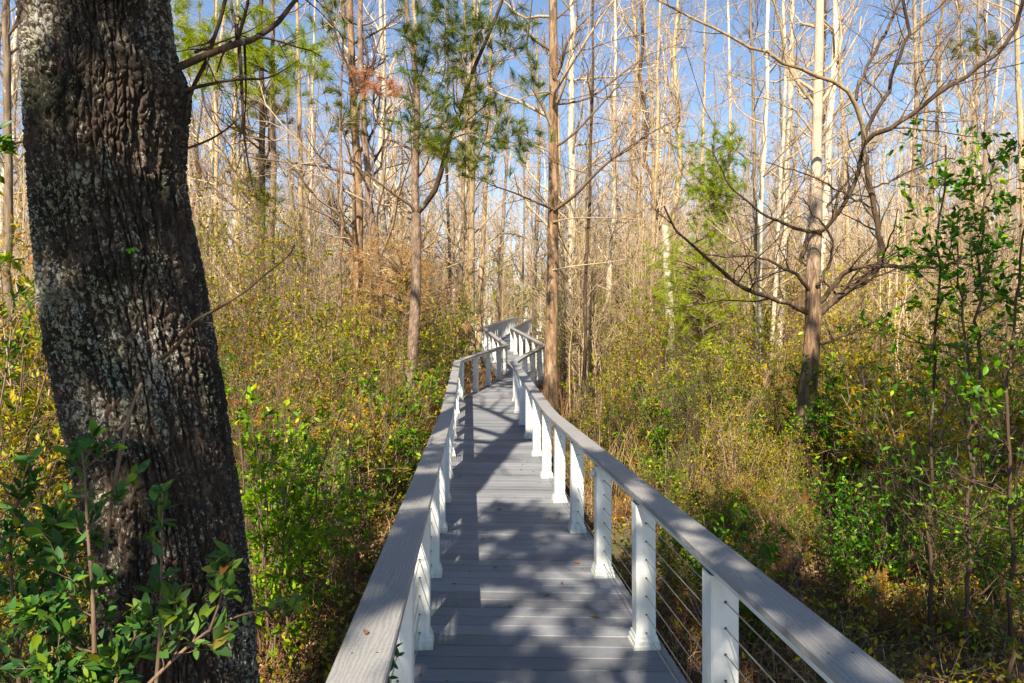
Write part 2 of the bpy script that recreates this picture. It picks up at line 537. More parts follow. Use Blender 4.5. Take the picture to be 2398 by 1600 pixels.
def oak_mat():
    m, nt, N, L, B = new_mat('furrowed_oak_bark')
    at_ = N.new('ShaderNodeAttribute')
    at_.attribute_name = 'ridge'
    v = mapping(N, L, (1, 1, 1))
    vs = mapping(N, L, (1, 1, 0.4))
    n1 = noise(N, L, vs, 45, 6, 0.7)
    r1 = ramp(N, [(0.3, (0.013, 0.009, 0.007)), (0.5, (0.052, 0.037, 0.028)), (0.7, (0.15, 0.115, 0.09))])
    L.new(n1.outputs['Fac'], r1.inputs[0])
    n2 = noise(N, L, v, 3.2, 4, 0.6)
    r2 = ramp(N, [(0.45, (0, 0, 0)), (0.62, (1, 1, 1))])
    L.new(n2.outputs['Fac'], r2.inputs[0])
    c = mix(N, L, r2.outputs[0], r1.outputs[0], (0.085, 0.055, 0.040))
    c = mix(N, L, 0.35, r1.outputs[0], c)
    # dark moss in broad patches
    n3 = noise(N, L, v, 4.1, 5, 0.65)
    r3 = ramp(N, [(0.52, (0, 0, 0)), (0.60, (0.8, 0.8, 0.8))])
    L.new(n3.outputs['Fac'], r3.inputs[0])
    c = mix(N, L, r3.outputs[0], c, (0.017, 0.02, 0.012))
    # crust lichen: pale blotches on the raised plates
    n4 = noise(N, L, mapping(N, L, (1, 1, 0.8)), 62, 6, 0.72, 0.5)
    n5 = noise(N, L, v, 2.3, 3, 0.6)
    ad = N.new('ShaderNodeMath')
    ad.operation = 'MULTIPLY_ADD'
    ad.inputs[1].default_value = 0.55
    L.new(n5.outputs['Fac'], ad.inputs[0])
    L.new(n4.outputs['Fac'], ad.inputs[2])
    ad2 = N.new('ShaderNodeMath')
    ad2.operation = 'MULTIPLY_ADD'
    ad2.inputs[1].default_value = 0.13
    L.new(at_.outputs['Fac'], ad2.inputs[0])
    L.new(ad.outputs[0], ad2.inputs[2])
    r4 = ramp(N, [(0.955, (0, 0, 0)), (0.99, (1, 1, 1))])
    L.new(ad2.outputs[0], r4.inputs[0])
    n6 = noise(N, L, v, 7, 3)
    r6 = ramp(N, [(0.4, (0.31, 0.31, 0.275)), (0.55, (0.28, 0.26, 0.165)), (0.7, (0.22, 0.27, 0.23))])
    L.new(n6.outputs['Fac'], r6.inputs[0])
    c = mix(N, L, r4.outputs[0], c, r6.outputs[0])
    L.new(c, B.inputs['Base Color'])
    B.inputs['Roughness'].default_value = 0.85
    B.inputs['Specular IOR Level'].default_value = 0.2
    bump(N, L, n1.outputs['Fac'], B, 0.9, 0.012)
    return m


M['ground'] = ground_mat()
M['deck'] = deck_mat()
M['cap'] = cap_mat()
M['white'] = white_mat()
M['steel'] = plain('steel_cable', (0.46, 0.43, 0.38), 0.4, 0.8)
M['hole'] = plain('black_grommet', (0.02, 0.02, 0.02), 0.6)
M['lumber'] = plain('weathered_lumber', (0.30, 0.26, 0.21), 0.8)
M['oak'] = oak_mat()

# ------------------------------------------------------------------ ground
DZ = np.array([(-6, 0), (8.4, 0), (14.75, 0.43), (16, 0.53), (20, 0.77), (25.5, 1.38), (37, 2.0), (46, 2.5), (80, 2.6)])


def dz(y):
    return np.interp(y, DZ[:, 0], DZ[:, 1])


def gz(x, y):
    x = np.asarray(x, float)
    y = np.asarray(y, float)
    base = -0.52 + np.interp(y, [-10, 8, 16, 25, 46, 90, 300], [0, 0, 0.42, 1.05, 2.2, 2.7, 3.0])
    return base + 0.06 * np.sin(x * 0.9 + y * 0.5) + 0.05 * np.sin(x * 0.37 - y * 0.83 + 1.3)


def build_ground():
    xs = np.concatenate([np.linspace(-400, -40, 14), np.linspace(-38, 38, 120), np.linspace(40, 400, 14)])
    ys = np.concatenate([np.linspace(-60, -12, 6), np.linspace(-11, 60, 110), np.linspace(62, 700, 24)])
    X, Y = np.meshgrid(xs, ys)
    V = np.stack([X, Y, gz(X, Y)], -1).reshape(-1, 3)
    nx = len(xs)
    i = np.arange((len(ys) - 1) * nx).reshape(-1, nx)[:, :-1].ravel()
    o = MB().add(V, q=np.stack([i, i + 1, i + nx + 1, i + nx], 1)).build('ground', M['ground'])
    tag(o, 'brown leaf covered forest floor under the boardwalk and trees', 'ground', None, 'structure')


build_ground()

# ------------------------------------------------------------------ boardwalk
LEFT = [(-0.20, -1.6), (-1.20, 14.95), (-0.16, 20.0), (-1.12, 26.0), (-0.50, 37.0), (-0.25, 41.5), (0.18, 46.0), (1.5, 48.0), (5.0, 49.6)]
RIGHT = [(1.16, -1.6), (0.035, 14.80), (0.95, 20.0), (-0.02, 25.7), (0.70, 36.0), (0.95, 40.6), (1.4, 44.6), (2.4, 46.5), (5.2, 47.8)]
LEFT, RIGHT = np.array(LEFT), np.array(RIGHT)


def resample2(poly, step):
    out = []
    for a, b in zip(poly[:-1], poly[1:]):
        n = max(1, int(round(np.linalg.norm(b - a) / step)))
        out += [a + (b - a) * k / n for k in range(n)]
    return np.array(out + [poly[-1]])


def offset(poly, o):
    """mitred sideways offset of a plan polyline (positive = to the right)"""
    d = np.diff(poly, axis=0)
    d /= np.linalg.norm(d, axis=1, keepdims=True)
    n = np.stack([d[:, 1], -d[:, 0]], 1)
    nn = np.concatenate([n[:1], n[:-1] + n[1:], n[-1:]])
    nn /= np.linalg.norm(nn, axis=1, keepdims=True)
    nref = np.concatenate([n[:1], n])
    c = np.maximum(0.4, (nn * nref).sum(1, keepdims=True))
    return poly + nn * o / c


def ribbon(mb, poly, o0, o1, z0, z1, ch=0.0, joint=0):
    """a rail of rectangular section following poly"""
    p = resample2(poly, 0.6)
    a, b = offset(p, o0), offset(p, o1)
    z = dz(p[:, 1])
    if ch:
        a2, b2 = offset(p, o0 + ch), offset(p, o1 - ch)
        sec = [(a, z0), (b, z0), (b, z1 - ch), (b2, z1), (a2, z1), (a, z1 - ch)]
    else:
        sec = [(a, z0), (b, z0), (b, z1), (a, z1)]
    K = len(sec)
    V = np.stack([np.column_stack([s, z + h]) for s, h in sec], 1)
    n = len(p)
    if joint:
        for k in range(0, n - 1, joint):
            W = V[k:min(k + joint, n - 1) + 1].copy()
            W[0] += (W[1] - W[0]) * 0.002
            W[-1] -= (W[-1] - W[-2]) * 0.002
            m = len(W)
            idx = np.arange(m * K).reshape(m, K)
            i0, i1 = idx[:-1], idx[1:]
            mb.add(W.reshape(-1, 3), q=np.stack([i0, i1, np.roll(i1, -1, 1), np.roll(i0, -1, 1)], -1).reshape(-1, 4))
            c = [[0, 1, 2, 5], [5, 2, 3, 4]]
            mb.add(W[0], q=c)
            mb.add(W[-1], q=[x[::-1] for x in c])
        return mb
    idx = np.arange(n * K).reshape(n, K)
    i0, i1 = idx[:-1], idx[1:]
    q = np.stack([i0, i1, np.roll(i1, -1, 1), np.roll(i0, -1, 1)], -1).reshape(-1, 4)
    mb.add(V.reshape(-1, 3), q=q)
    c = [[0, 1, 2, 3]] if K == 4 else [[0, 1, 2, 5], [5, 2, 3, 4]]
    mb.add(V[0], q=c)
    mb.add(V[-1], q=[x[::-1] for x in c])
    return mb


def disc(mb, x, y, z, r):
    a = np.arange(6) * math.pi / 3
    mb.add(np.column_stack([x + r * np.cos(a), y + r * np.sin(a), np.full(6, z)]), q=[[0, 1, 2, 3], [0, 3, 4, 5]])


def build_boardwalk():
    root = empty('boardwalk', (0.4, 0, 0), 'long zigzag boardwalk of grey composite boards leading into the woods', 'boardwalk')
    off = (0.4, 0, 0)
    eL, eR = offset(LEFT, -0.075), offset(RIGHT, 0.075)
    mb = MB()
    for s in range(len(LEFT) - 1):
        a0, a1, b0, b1 = eL[s], eL[s + 1], eR[s], eR[s + 1]
        n = int(round((np.linalg.norm(a1 - a0) + np.linalg.norm(b1 - b0)) / 2 / 0.143))
        g = 0.0052 / 0.143
        for k in range(n):
            t0, t1 = (k + g / 2) / n, (k + 1 - g / 2) / n
            c = [a0 + (a1 - a0) * t0, b0 + (b1 - b0) * t0, b0 + (b1 - b0) * t1, a0 + (a1 - a0) * t1]
            up = random.uniform(-0.0008, 0.0008)
            zz = [dz(p[1]) + up for p in c]
            lo = [[*p, z - 0.026] for p, z in zip(c, zz)]
            mid = [[*p, z - 0.004] for p, z in zip(c, zz)]
            e = 0.004 / 0.143 / n
            t0b, t1b = t0 + e, t1 - e
            ct = [a0 + (a1 - a0) * t0b, b0 + (b1 - b0) * t0b, b0 + (b1 - b0) * t1b, a0 + (a1 - a0) * t1b]
            top = [[*p, z] for p, z in zip(ct, zz)]
            mb.add(lo + mid + top, q=[[0, 3, 2, 1], [0, 1, 5, 4], [1, 2, 6, 5], [2, 3, 7, 6], [3, 0, 4, 7], [4, 5, 9, 8], [5, 6, 10, 9], [6, 7, 11, 10], [7, 4, 8, 11], [8, 9, 10, 11]])
    mb.build('deck', M['deck'], root, smooth=False, off=off)
    w = MB()
    y = 2.3
    while y < 9:
        lx, rx = np.interp(y, LEFT[:, 1], LEFT[:, 0]), np.interp(y, RIGHT[:, 1], RIGHT[:, 0])
        for t in (0.1, 0.5, 0.9):
            for e in (-0.035, 0.035):
                disc(w, lx + (rx - lx) * t + random.gauss(0, 0.008), y + e, float(dz(y + e)) + 0.0016, 0.0036)
        y += 0.143
    w.build('screw', M['hole'], root, False, off)
    f = MB()
    ribbon(f, LEFT, -0.112, -0.078, -0.25, -0.004)
    f.build('fascia', M['deck'], root, smooth=False, off=off)
    f = MB()
    ribbon(f, RIGHT, 0.078, 0.112, -0.25, -0.004)
    f.build('fascia', M['deck'], root, smooth=False, off=off)
    j = MB()
    for o in (0.12, 0.52):
        ribbon(j, LEFT, o, o + 0.04, -0.22, -0.03)
    j.build('joist', M['lumber'], root, smooth=False, off=off)
    p = MB().box((0, 0, -0.5), (0.14, 0.14, 0.9)).mesh('pile', M['lumber'], False)
    for poly, o in ((LEFT, 0.03), (RIGHT, -0.03)):
        for q in resample2(offset(poly, o), 2.4)[1:-1]:
            e = bpy.data.objects.new('pile', p)
            COL.objects.link(e)
            e.parent = root
            e.location = (q[0] - 0.4, q[1], dz(q[1]) - 0.22)


POST_H = 0.835


def post_meshes():
    w = 0.0575
    mb = MB()
    c = 0.007
    sec = np.array([(-w + c, -w), (w - c, -w), (w, -w + c), (w, w - c), (w - c, w), (-w + c, w), (-w, w - c), (-w, -w + c)])
    V = np.concatenate([np.column_stack([sec, np.full(8, z)]) for z in (0.0, POST_H)])
    i = np.arange(8)
    mb.add(V, q=np.stack([i, (i + 1) % 8, (i + 1) % 8 + 8, i + 8], 1))
    post = mb.mesh('post', M['white'], False)
    t = MB()
    prof = [(0.078, 0.0), (0.078, 0.020), (0.073, 0.026), (0.073, 0.048), (0.066, 0.058), (0.064, 0.075), (0.0585, 0.080)]
    sq = np.array([(-1, -1), (1, -1), (1, 1), (-1, 1)])
    V = np.concatenate([np.column_stack([sq * r, np.full(4, z)]) for r, z in prof])
    q = []
    for k in range(len(prof) - 1):
        for a in range(4):
            b = (a + 1) % 4
            q.append([k * 4 + a, k * 4 + b, k * 4 + 4 + b, k * 4 + 4 + a])
    trim = t.add(V, q=q).mesh('base_trim', M['white'], False)
    g = MB()
    for k in range(7):
        z = 0.0925 + 0.106 * k
        for sy in (-1, 1):
            a = np.arange(8) * math.pi / 4
            ring = np.column_stack([0.006 * np.cos(a), np.full(8, sy * (w + 0.0022)), z + 0.006 * np.sin(a)])
            ring0 = ring.copy()
            ring0[:, 1] = sy * (w - 0.002)
            cidx = 16
            V = np.concatenate([ring, ring0, [[0, sy * (w + 0.0026), z]]])
            i = np.arange(8)
            g.add(V, q=np.stack([i, (i + 1) % 8, (i + 1) % 8 + 8, i + 8], 1), t=np.stack([i, (i + 1) % 8, np.full(8, cidx)], 1))
    grom = g.mesh('grommet', M['hole'], False)
    return post, trim, grom


def build_railing(poly, label, inner):
    pm, tm, gm = PM
    root = empty('cable_railing', (poly[0][0], poly[0][1], 0), label, 'railing', 'railings along the boardwalk')
    off = np.array([poly[0][0], poly[0][1], 0])
    spots = []
    for s, (a, b) in enumerate(zip(poly[:-1], poly[1:])):
        L = np.linalg.norm(b - a)
        u = (b - a) / L
        ang = math.atan2(u[1], u[0]) - math.pi / 2
        if s == 0:
            y = 4.01 + 1.2 * np.arange(-4, 9)
            t = (y - a[1]) / (b[1] - a[1])
        else:
            n = max(1, int(round(L / 1.2)))
            t = np.arange(n) / n + 0.3 / L * (s in (1, 2, 3))
        spots += [(a + (b - a) * k, ang) for k in t]
    for p, ang in spots:
        o = bpy.data.objects.new('post', pm)
        COL.objects.link(o)
        o.parent = root
        o.location = (p[0] - off[0], p[1] - off[1], float(dz(p[1])))
        o.rotation_euler = (random.uniform(-0.006, 0.006), random.uniform(-0.006, 0.006), ang + random.uniform(-0.01, 0.01))
        b = bpy.data.objects.new('base_trim', tm)
        COL.objects.link(b)
        b.parent = o
        if p[1] < 14:
            c = bpy.data.objects.new('grommet', gm)
            COL.objects.link(c)
            c.parent = o
            if inner > 0 and abs(p[1] - 5.21) < 0.1:
                k = MB()
                a = np.linspace(0, math.pi, 7)
                for r in range(1):
                    th = np.arange(10) * 2 * math.pi / 10
                    rows = [np.column_stack([np.full(10, -0.0575 - 0.022 + 0.022 * math.cos(x)), 0.022 * math.sin(x) * np.cos(th) - 0.02, 0.022 * math.sin(x) * np.sin(th) + 0.775]) for x in a]
                    V = np.concatenate(rows)
                    i = np.arange(10)
                    k.add(V, q=np.concatenate([np.stack([i + 10 * j, (i + 1) % 10 + 10 * j, (i + 1) % 10 + 10 * j + 10, i + 10 * j + 10], 1) for j in range(6)]))
                k.build('knob', M['white'], o)
    ribbon(MB(), poly, -0.076, 0.076, POST_H + 0.045, POST_H + 0.074, ch=0.005, joint=6).build('cap_rail', M['cap'], root, False, off)
    ribbon(MB(), poly, -0.044, 0.044, POST_H - 0.002, POST_H + 0.044).build('under_rail', M['white'], root, False, off)
    sm = MB()
    disc(sm, 0, 0, 0, 0.0035)
    sm = sm.mesh('screw', M['hole'], False)
    for p, ang in spots:
        if 0.5 < p[1] < 8:
            u = np.array([-math.sin(ang), math.cos(ang)])
            v = np.array([u[1], -u[0]])
            for a in (-0.035, 0.035):
                for b in (-0.3, 0.3):
                    e = bpy.data.objects.new('screw', sm)
                    COL.objects.link(e)
                    e.parent = root
                    e.location = (p[0] + v[0] * a + u[0] * b - off[0], p[1] + v[1] * a + u[1] * b - off[1], float(dz(p[1])) + POST_H + 0.0748)
    for k in range(7):
        p = resample2(poly, 0.6)
        P = np.column_stack([p, dz(p[:, 1]) + 0.0925 + 0.106 * k])[None]
        MB().tubes(P, np.full(P.shape[:2], 0.0028), 6).build('cable', M['steel'], root, True, off)


build_boardwalk()
PM = post_meshes()
build_railing(LEFT, 'white post railing with grey cap on the side nearest the big oak trunk', -1)
build_railing(RIGHT, 'white post railing with grey cap, a small round knob on one post', 1)

# leaves lying on the deck and the rail
LEAF1 = MB().leaves(np.array([[0, -0.03, 0.0]]), np.array([[0, 1.0, 0.08]]), 0.07, np.random.default_rng(3), 0.5, 3, 0.25, True).mesh('fallen_leaf', M['litter'])
for i, (px, py) in enumerate([(1063, 1370), (1245, 1364), (1316, 1368), (1193, 1421), (1392, 1446), (985, 1583), (1130, 1262), (1206, 1165), (1270, 1260), (1113, 1088), (1170, 1195), (1350, 1320), (1280, 1398), (1160, 1330), (1220, 1110), (1100, 1340)]):
    d = F * HC / (py - 800)
    o = bpy.data.objects.new('fallen_leaf', LEAF1)
    COL.objects.link(o)
    o.location = ((px - 1199) / F * d, d, float(dz(d)) + 0.006)
    s = random.uniform(0.45, 1.0)
    o.scale = (s, s, s)
    o.rotation_euler = (random.uniform(-0.1, 0.1), random.uniform(-0.2, 0.2), random.uniform(0, 6.28))
    tag(o, 'small dry brown leaf lying on the grey deck boards', 'leaf', 'dry leaves on the deck')
for k in range(46):
    y = random.uniform(2.6, 13)
    e = offset(LEFT, 0.03) if k % 2 else offset(RIGHT, -0.03)
    x = float(np.interp(y, e[:, 1], e[:, 0])) + (1 if k % 2 else -1) * abs(random.gauss(0, 0.16))
    o = bpy.data.objects.new('fallen_leaf', LEAF1)
    COL.objects.link(o)
    o.location = (x, y, float(dz(y)) + 0.005)
    q = random.uniform(0.3, 0.75)
    o.scale = (q * random.uniform(0.5, 1), q, q)
    o.rotation_euler = (random.uniform(-0.1, 0.1), random.uniform(-0.2, 0.2), random.uniform(0, 6.28))
    tag(o, 'small dry brown leaf lying on the grey deck boards', 'leaf', 'dry leaves on the deck')
o = bpy.data.objects.new('fallen_leaf', LEAF1)
COL.objects.link(o)
o.location = (-0.435, 2.03, POST_H + 0.079)
o.scale = (0.5, 0.4, 0.6)
tag(o, 'dark curled leaf lying on the cap of the railing beside the oak', 'leaf')


# ------------------------------------------------------------------ big oak in front
def worley(a, b, nU, nV, rng):
    jx, jy = rng.uniform(0.1, 0.9, (nU, nV)), rng.uniform(0.0, 1.0, (nU, nV))
    ia, ib = np.floor(a).astype(int), np.floor(b).astype(int)
    f1 = np.full(a.shape, 9.0)
    f2 = np.full(a.shape, 9.0)
    for da in (-1, 0, 1):
        for db in (-1, 0, 1):
            ca, cb = ia + da, ib + db
            px, py = jx[ca % nU, cb % nV], jy[ca % nU, cb % nV]
            d = np.hypot(ca + px - a, (cb + py - b))
            m = d < f1
            f2 = np.where(m, f1, np.minimum(f2, d))
            f1 = np.where(m, d, f1)
    return f1, f2


def vnoise(x, y, rng, n=64):
    g = rng.uniform(-1, 1, (n, n))
    xi, yi = np.floor(x).astype(int), np.floor(y).astype(int)
    fx, fy = x - xi, y - yi
    fx, fy = fx * fx * (3 - 2 * fx), fy * fy * (3 - 2 * fy)
    g00, g10, g01, g11 = g[xi % n, yi % n], g[(xi + 1) % n, yi % n], g[xi % n, (yi + 1) % n], g[(xi + 1) % n, (yi + 1) % n]
    return (g00 * (1 - fx) + g10 * fx) * (1 - fy) + (g01 * (1 - fx) + g11 * fx) * fy


OAK_D = 2.85
OUT = np.array([(-2600, 20, 300), (-800, 20, 345), (0, 30, 388), (120, 36, 402), (170, 38, 428), (215, 40, 436), (290, 46, 428), (400, 52, 424), (500, 62, 440), (600, 74, 462), (700, 86, 478), (800, 102, 495), (1000, 150, 526), (1150, 182, 550), (1300, 205, 566), (1560, 225, 584), (1900, 205, 625), (2150, 170, 670)], float)
OUT[:, 0] = OUT[:, 0] * 1.0204
OUT[:, 1:] = OUT[:, 1:] * 1.0204


def build_oak():
    rng = np.random.default_rng(21)
    zs = HC - (OUT[:, 0] - 800) / F * OAK_D
    aL, aR = np.arctan((OUT[:, 1] - 1199) / F), np.arctan((OUT[:, 2] - 1199) / F)
    mid_a, half_a = (aL + aR) / 2, (aR - aL) / 2
    cx = OAK_D * np.tan(mid_a)
    rr = OAK_D / np.cos(mid_a) * np.sin(half_a) * 0.975
    Z = np.concatenate([np.linspace(-0.75, 3.5, 800), np.linspace(3.55, 9.0, 90)])
    o_ = np.argsort(zs)
    CX, RR = np.interp(Z, zs[o_], cx[o_]), np.interp(Z, zs[o_], rr[o_])
    ker = np.ones(31) / 31
    CX = np.convolve(np.pad(CX, 15, 'edge'), ker, 'valid')
    RR = np.convolve(np.pad(RR, 15, 'edge'), ker, 'valid')
    nT = 680
    th = np.arange(nT) * 2 * math.pi / nT
    TH, ZZ = np.meshgrid(th, Z)
    nU = 46
    cT, sT = np.cos(TH), np.sin(TH)
    wu = 0.6 * vnoise(cT * 1.6 + 7, ZZ * 1.6 + sT * 1.6, rng) + 0.3 * vnoise(cT * 5 + 9, ZZ * 5 + sT * 5, rng) + 0.16 * vnoise(cT * 14 + 9, ZZ * 22 + sT * 14, rng)
    a = TH / (2 * math.pi) * nU + wu
    b = ZZ / 0.52 + 0.6 * vnoise(cT * 8 + 20, ZZ * 3 + sT * 8, rng) + 20
    f1, f2 = worley(a, b, nU, 64, rng)
    e = np.clip((f2 - f1) / 0.3, 0, 1)
    h = e * (2 - e)
    a2 = a * 2 + 0.3 * vnoise(a * 3 + 11, ZZ * 40, rng)
    b2 = ZZ / 0.05 + 0.8 * vnoise(a * 1.5 + 2, ZZ * 16, rng) + 60
    f1b, f2b = worley(a2, b2, nU * 2, 256, rng)
    e2 = np.clip((f2b - f1b) / 0.4, 0, 1)
    f1c, f2c = worley(a * 5 + 3, ZZ / 0.016 + 100, nU * 5, 512, rng)
    e3 = np.clip((f2c - f1c) / 0.4, 0, 1)
    fine = vnoise(a * 8, ZZ * 90, rng) * 0.6 + vnoise(a * 15 + 3, ZZ * 180, rng) * 0.4
    disp = 0.030 * (h - 0.85) + 0.019 * h * (e2 - 0.65) + 0.0035 * (e3 - 0.5) + 0.004 * fine
    # broad swellings and the knot where the low branches leave
    disp += 0.012 * vnoise(np.cos(TH) * 1.2 + 5, ZZ * 1.5 + np.sin(TH), rng)
    kn = np.exp(-((ZZ - 2.82) / 0.12) ** 2) * np.exp(-((np.cos(TH) - 1) / 0.12) ** 2)
    disp += 0.008 * kn
    r = RR[:, None] + disp
    V = np.stack([CX[:, None] + r * np.cos(TH), OAK_D + r * np.sin(TH) + 0 * TH, ZZ], -1).reshape(-1, 3)
    nz = len(Z)
    idx = np.arange(nz * nT).reshape(nz, nT)
    i0, i1 = idx[:-1], idx[1:]
    q = np.stack([i0, np.roll(i0, -1, 1), np.roll(i1, -1, 1), i1], -1).reshape(-1, 4)
    base = np.array([-1.4, OAK_D, -0.55])
    root = empty('oak_tree', base, 'massive dark oak trunk with furrowed lichen spotted bark beside the railing', 'tree')
    o = MB().add(V, q=q).build('trunk', M['oak'], root, True, base)
    at_ = o.data.attributes.new('ridge', 'FLOAT', 'POINT')
    at_.data.foreach_set('value', np.clip(h * 0.7 + 0.3 * e2, 0, 1).astype(np.float32).ravel())
    # low branches, traced in the photograph's directions with depth of their own
    Z4 = lambda pts, d0, d1: smooth_poly([at(400 + x / 3.136, y / 3.136, d0 + (d1 - d0) * i / (len(pts) - 1)) for i, (x, y) in enumerate(pts)], 14)
    br = [(Z4([(20, 510), (300, 390), (480, 320), (600, 300), (700, 230), (800, 160), (850, 80), (920, 0), (980, -120)], 2.85, 3.5), 0.0165, 0.009),
          (Z4([(20, 680), (280, 620), (420, 590), (560, 580), (680, 585), (800, 540), (940, 440)], 2.85, 3.3), 0.0085, 0.002),
          (Z4([(20, 1125), (270, 1040), (400, 960), (500, 870), (620, 740), (740, 630)], 2.85, 3.6), 0.006, 0.0018),
          (Z4([(480, 310), (520, 200), (560, 50), (580, -80)], 3.1, 3.0), 0.009, 0.006),
          (Z4([(500, 300), (520, 600), (530, 900), (550, 1100), (600, 1370)], 3.12, 3.0), 0.0095, 0.003),
          (Z4([(540, 290), (548, 500), (555, 700), (540, 880), (548, 1010)], 3.15, 3.2), 0.007, 0.002),
          (Z4([(430, -60), (450, 80), (490, 240), (500, 310)], 3.3, 3.1), 0.007, 0.009),
          (Z4([(410, -60), (380, 100), (310, 300), (270, 440), (170, 620), (130, 740), (70, 850)], 3.0, 2.9), 0.008, 0.009),
          (Z4([(180, 385), (330, 320), (460, 275), (600, 220), (720, 130)], 2.95, 3.5), 0.007, 0.002),
          (Z4([(340, 530), (370, 420), (440, 300)], 3.0, 3.05), 0.003, 0.006)]
    for p, r0, r1 in br:
        mb = MB().tubes(p[None], taper(r0, r1, 14)[None], 8)
        P1, R1 = sprout(p[None], taper(r0, r1, 14)[None], 7, rng, (0.3, 1), (25, 60), (0.15, 0.45), rr=0.5, K=6, up=-0.03, rmin=0.0014)
        P2, R2 = sprout(P1, R1, 3, rng, (0.2, 1), (25, 60), (0.25, 0.5), rr=0.6, K=5, up=0, rmin=0.0011)
        mb.tubes(P1, R1, 5).tubes(P2, R2, 4)
        mb.build('branch', M['dark'], root, True, base)
    # crown above the picture
    top = np.array([CX[-1], OAK_D, 8.8])
    lim = []
    for k in range(9):
        a0 = k * 0.7 + 0.3
        L = rng.uniform(3.0, 5.0)
        st = top + [0, 0, -rng.uniform(0, 2.5)]
        lim.append(smooth_poly([st, st + [math.cos(a0) * L * .4, math.sin(a0) * L * .4, 1.2], st + [math.cos(a0) * L, math.sin(a0) * L, 2.0]], 8))
    P0 = np.array(lim)
    R0 = np.tile(taper(0.10, 0.03, 8), (9, 1))
    mb = MB().tubes(P0, R0, 6)
    P1, R1 = sprout(P0, R0, 7, rng, (0.2, 1), (25, 60), (0.3, 0.5), rr=0.5, K=5)
    P2, R2 = sprout(P1, R1, 4, rng, (0.2, 1), (25, 60), (0.3, 0.5), rr=0.5, K=4)
    mb.tubes(P1, R1, 4).tubes(P2, R2, 3)
    cr = mb.build('crown', M['dark'], root, True, base)
    pos, d = sample(P2, 6, rng)
    MB().leaves(pos, d + 0.5 * rng.normal(size=d.shape), 0.09, rng, 0.4).build('foliage', M['leaf_dark'], cr, True, base)
    # dead twig leaning over the trunk and the bare stem in front of it
    Z5 = lambda pts, d0, d1, K=14: smooth_poly([at(400 + x / 3.136, 450 + y / 3.136, d0 + (d1 - d0) * i / (len(pts) - 1)) for i, (x, y) in enumerate(pts)], K)
    p = Z5([(-90, 1230), (0, 1180), (80, 1090), (110, 1010), (180, 940), (320, 870), (440, 800), (560, 720), (700, 600), (820, 510), (890, 440), (910, 390)], 2.42, 2.2, 20)
    mb = MB().tubes(p[None], taper(0.0075, 0.002, 20)[None], 8)
    P1, R1 = sprout(p[None], taper(0.0075, 0.002, 20)[None], 9, rng, (0.1, 0.9), (40, 80), (0.06, 0.2), rr=0.4, K=5, up=0.1, rmin=0.001)
    mb.tubes(P1, R1, 5).build('dead_branch', M['dark'], root, True, base)
    Z3 = lambda pts, d0, d1, K=14: smooth_poly([at(x / 1.96, 800 + y / 1.96, d0 + (d1 - d0) * i / (len(pts) - 1)) for i, (x, y) in enumerate(pts)], K)
    p = Z3([(470, 1120), (480, 980), (500, 820), (530, 620), (570, 440), (590, 340), (650, 190)], 2.15, 2.38)
    MB().tubes(p[None], taper(0.007, 0.005, 14)[None], 8).build('dead_branch', M['darktwig'], root, True, base)
    # a wisp of air plant on the bark
    root2 = empty('air_plant', at(135, 700, 2.52), 'small wispy grey air plant growing on the oak bark', 'plant')
    c = np.array(root2.location)
    P0 = []
    for k in range(16):
        d = np.array([rng.normal() * 0.7, -0.5 - rng.uniform(0, 0.5), rng.normal() * 0.5 + 0.1])
        L = rng.uniform(0.06, 0.13)
        P0.append(smooth_poly([c + [0, 0.03, 0], c + d * L * 0.6 + [0, 0, 0.02], c + d * L + [0, 0, -0.05]], 8))
    MB().tubes(np.array(P0), np.tile(taper(0.0018, 0.0005, 8), (16, 1)), 4).build('leaf_blade', M['moss'], root2, True, c)
    s = empty('oak_sprig', at(307, 588, 2.47), 'tiny bright green sprig of leaves sprouting from the oak bark', 'plant')
    c = np.array(s.location)
    pos = c + rng.normal(size=(7, 3)) * [0.022, 0.004, 0.006]
    MB().leaves(pos, rng.normal(size=(7, 3)) + [0, -0.5, 0.2], 0.028, rng, 0.5, 0.2, 0.2, True).build('leaf', M['leaf_bright'], s, True, c)


build_oak()


# ------------------------------------------------------------------ generic trees
def trunk_path(x0, x4, x8, d, h, rng, wob=0.1, K=26):
    """a trunk through photo columns x0 (top edge), x4 (row 400) and x8 (row 800) at depth d, h metres tall"""
    g = float(gz((x8 - 1199) / F * d, d))
    zs = np.array([HC + 800 / F * d, HC + 400 / F * d, HC])
    xs = (np.array([x0, x4, x8]) - 1199) / F * d
    z = np.linspace(g - 0.15, g + h, K)
    o = np.argsort(zs)
    x = np.interp(z, zs[o], xs[o])
    sl = (xs[0] - xs[1]) / (zs[0] - zs[1])
    x = np.where(z > zs[0], xs[0] + (z - zs[0]) * sl * 0.6, x)
    sl2 = (xs[1] - xs[2]) / (zs[1] - zs[2])
    x = np.where(z < zs[2], xs[2] + (z - zs[2]) * sl2, x)
    ker = np.array([1, 2, 3, 2, 1]) / 9
    x = np.convolve(np.pad(x, 2, 'edge'), ker, 'valid')
    w = np.cumsum(rng.normal(size=(K, 2)), 0) * wob * 0.35
    w -= np.linspace(0, 1, K)[:, None] * w[-1]
    return np.column_stack([x + w[:, 0] * 0.6, d + w[:, 1] * 1.5, z])


def radius_profile(r, K, flare=0.35, top=0.25):
    t = np.linspace(0, 1, K)
    return r * ((1 - t) * (1 - top) + top) * (1 + flare * np.exp(-t * 22))


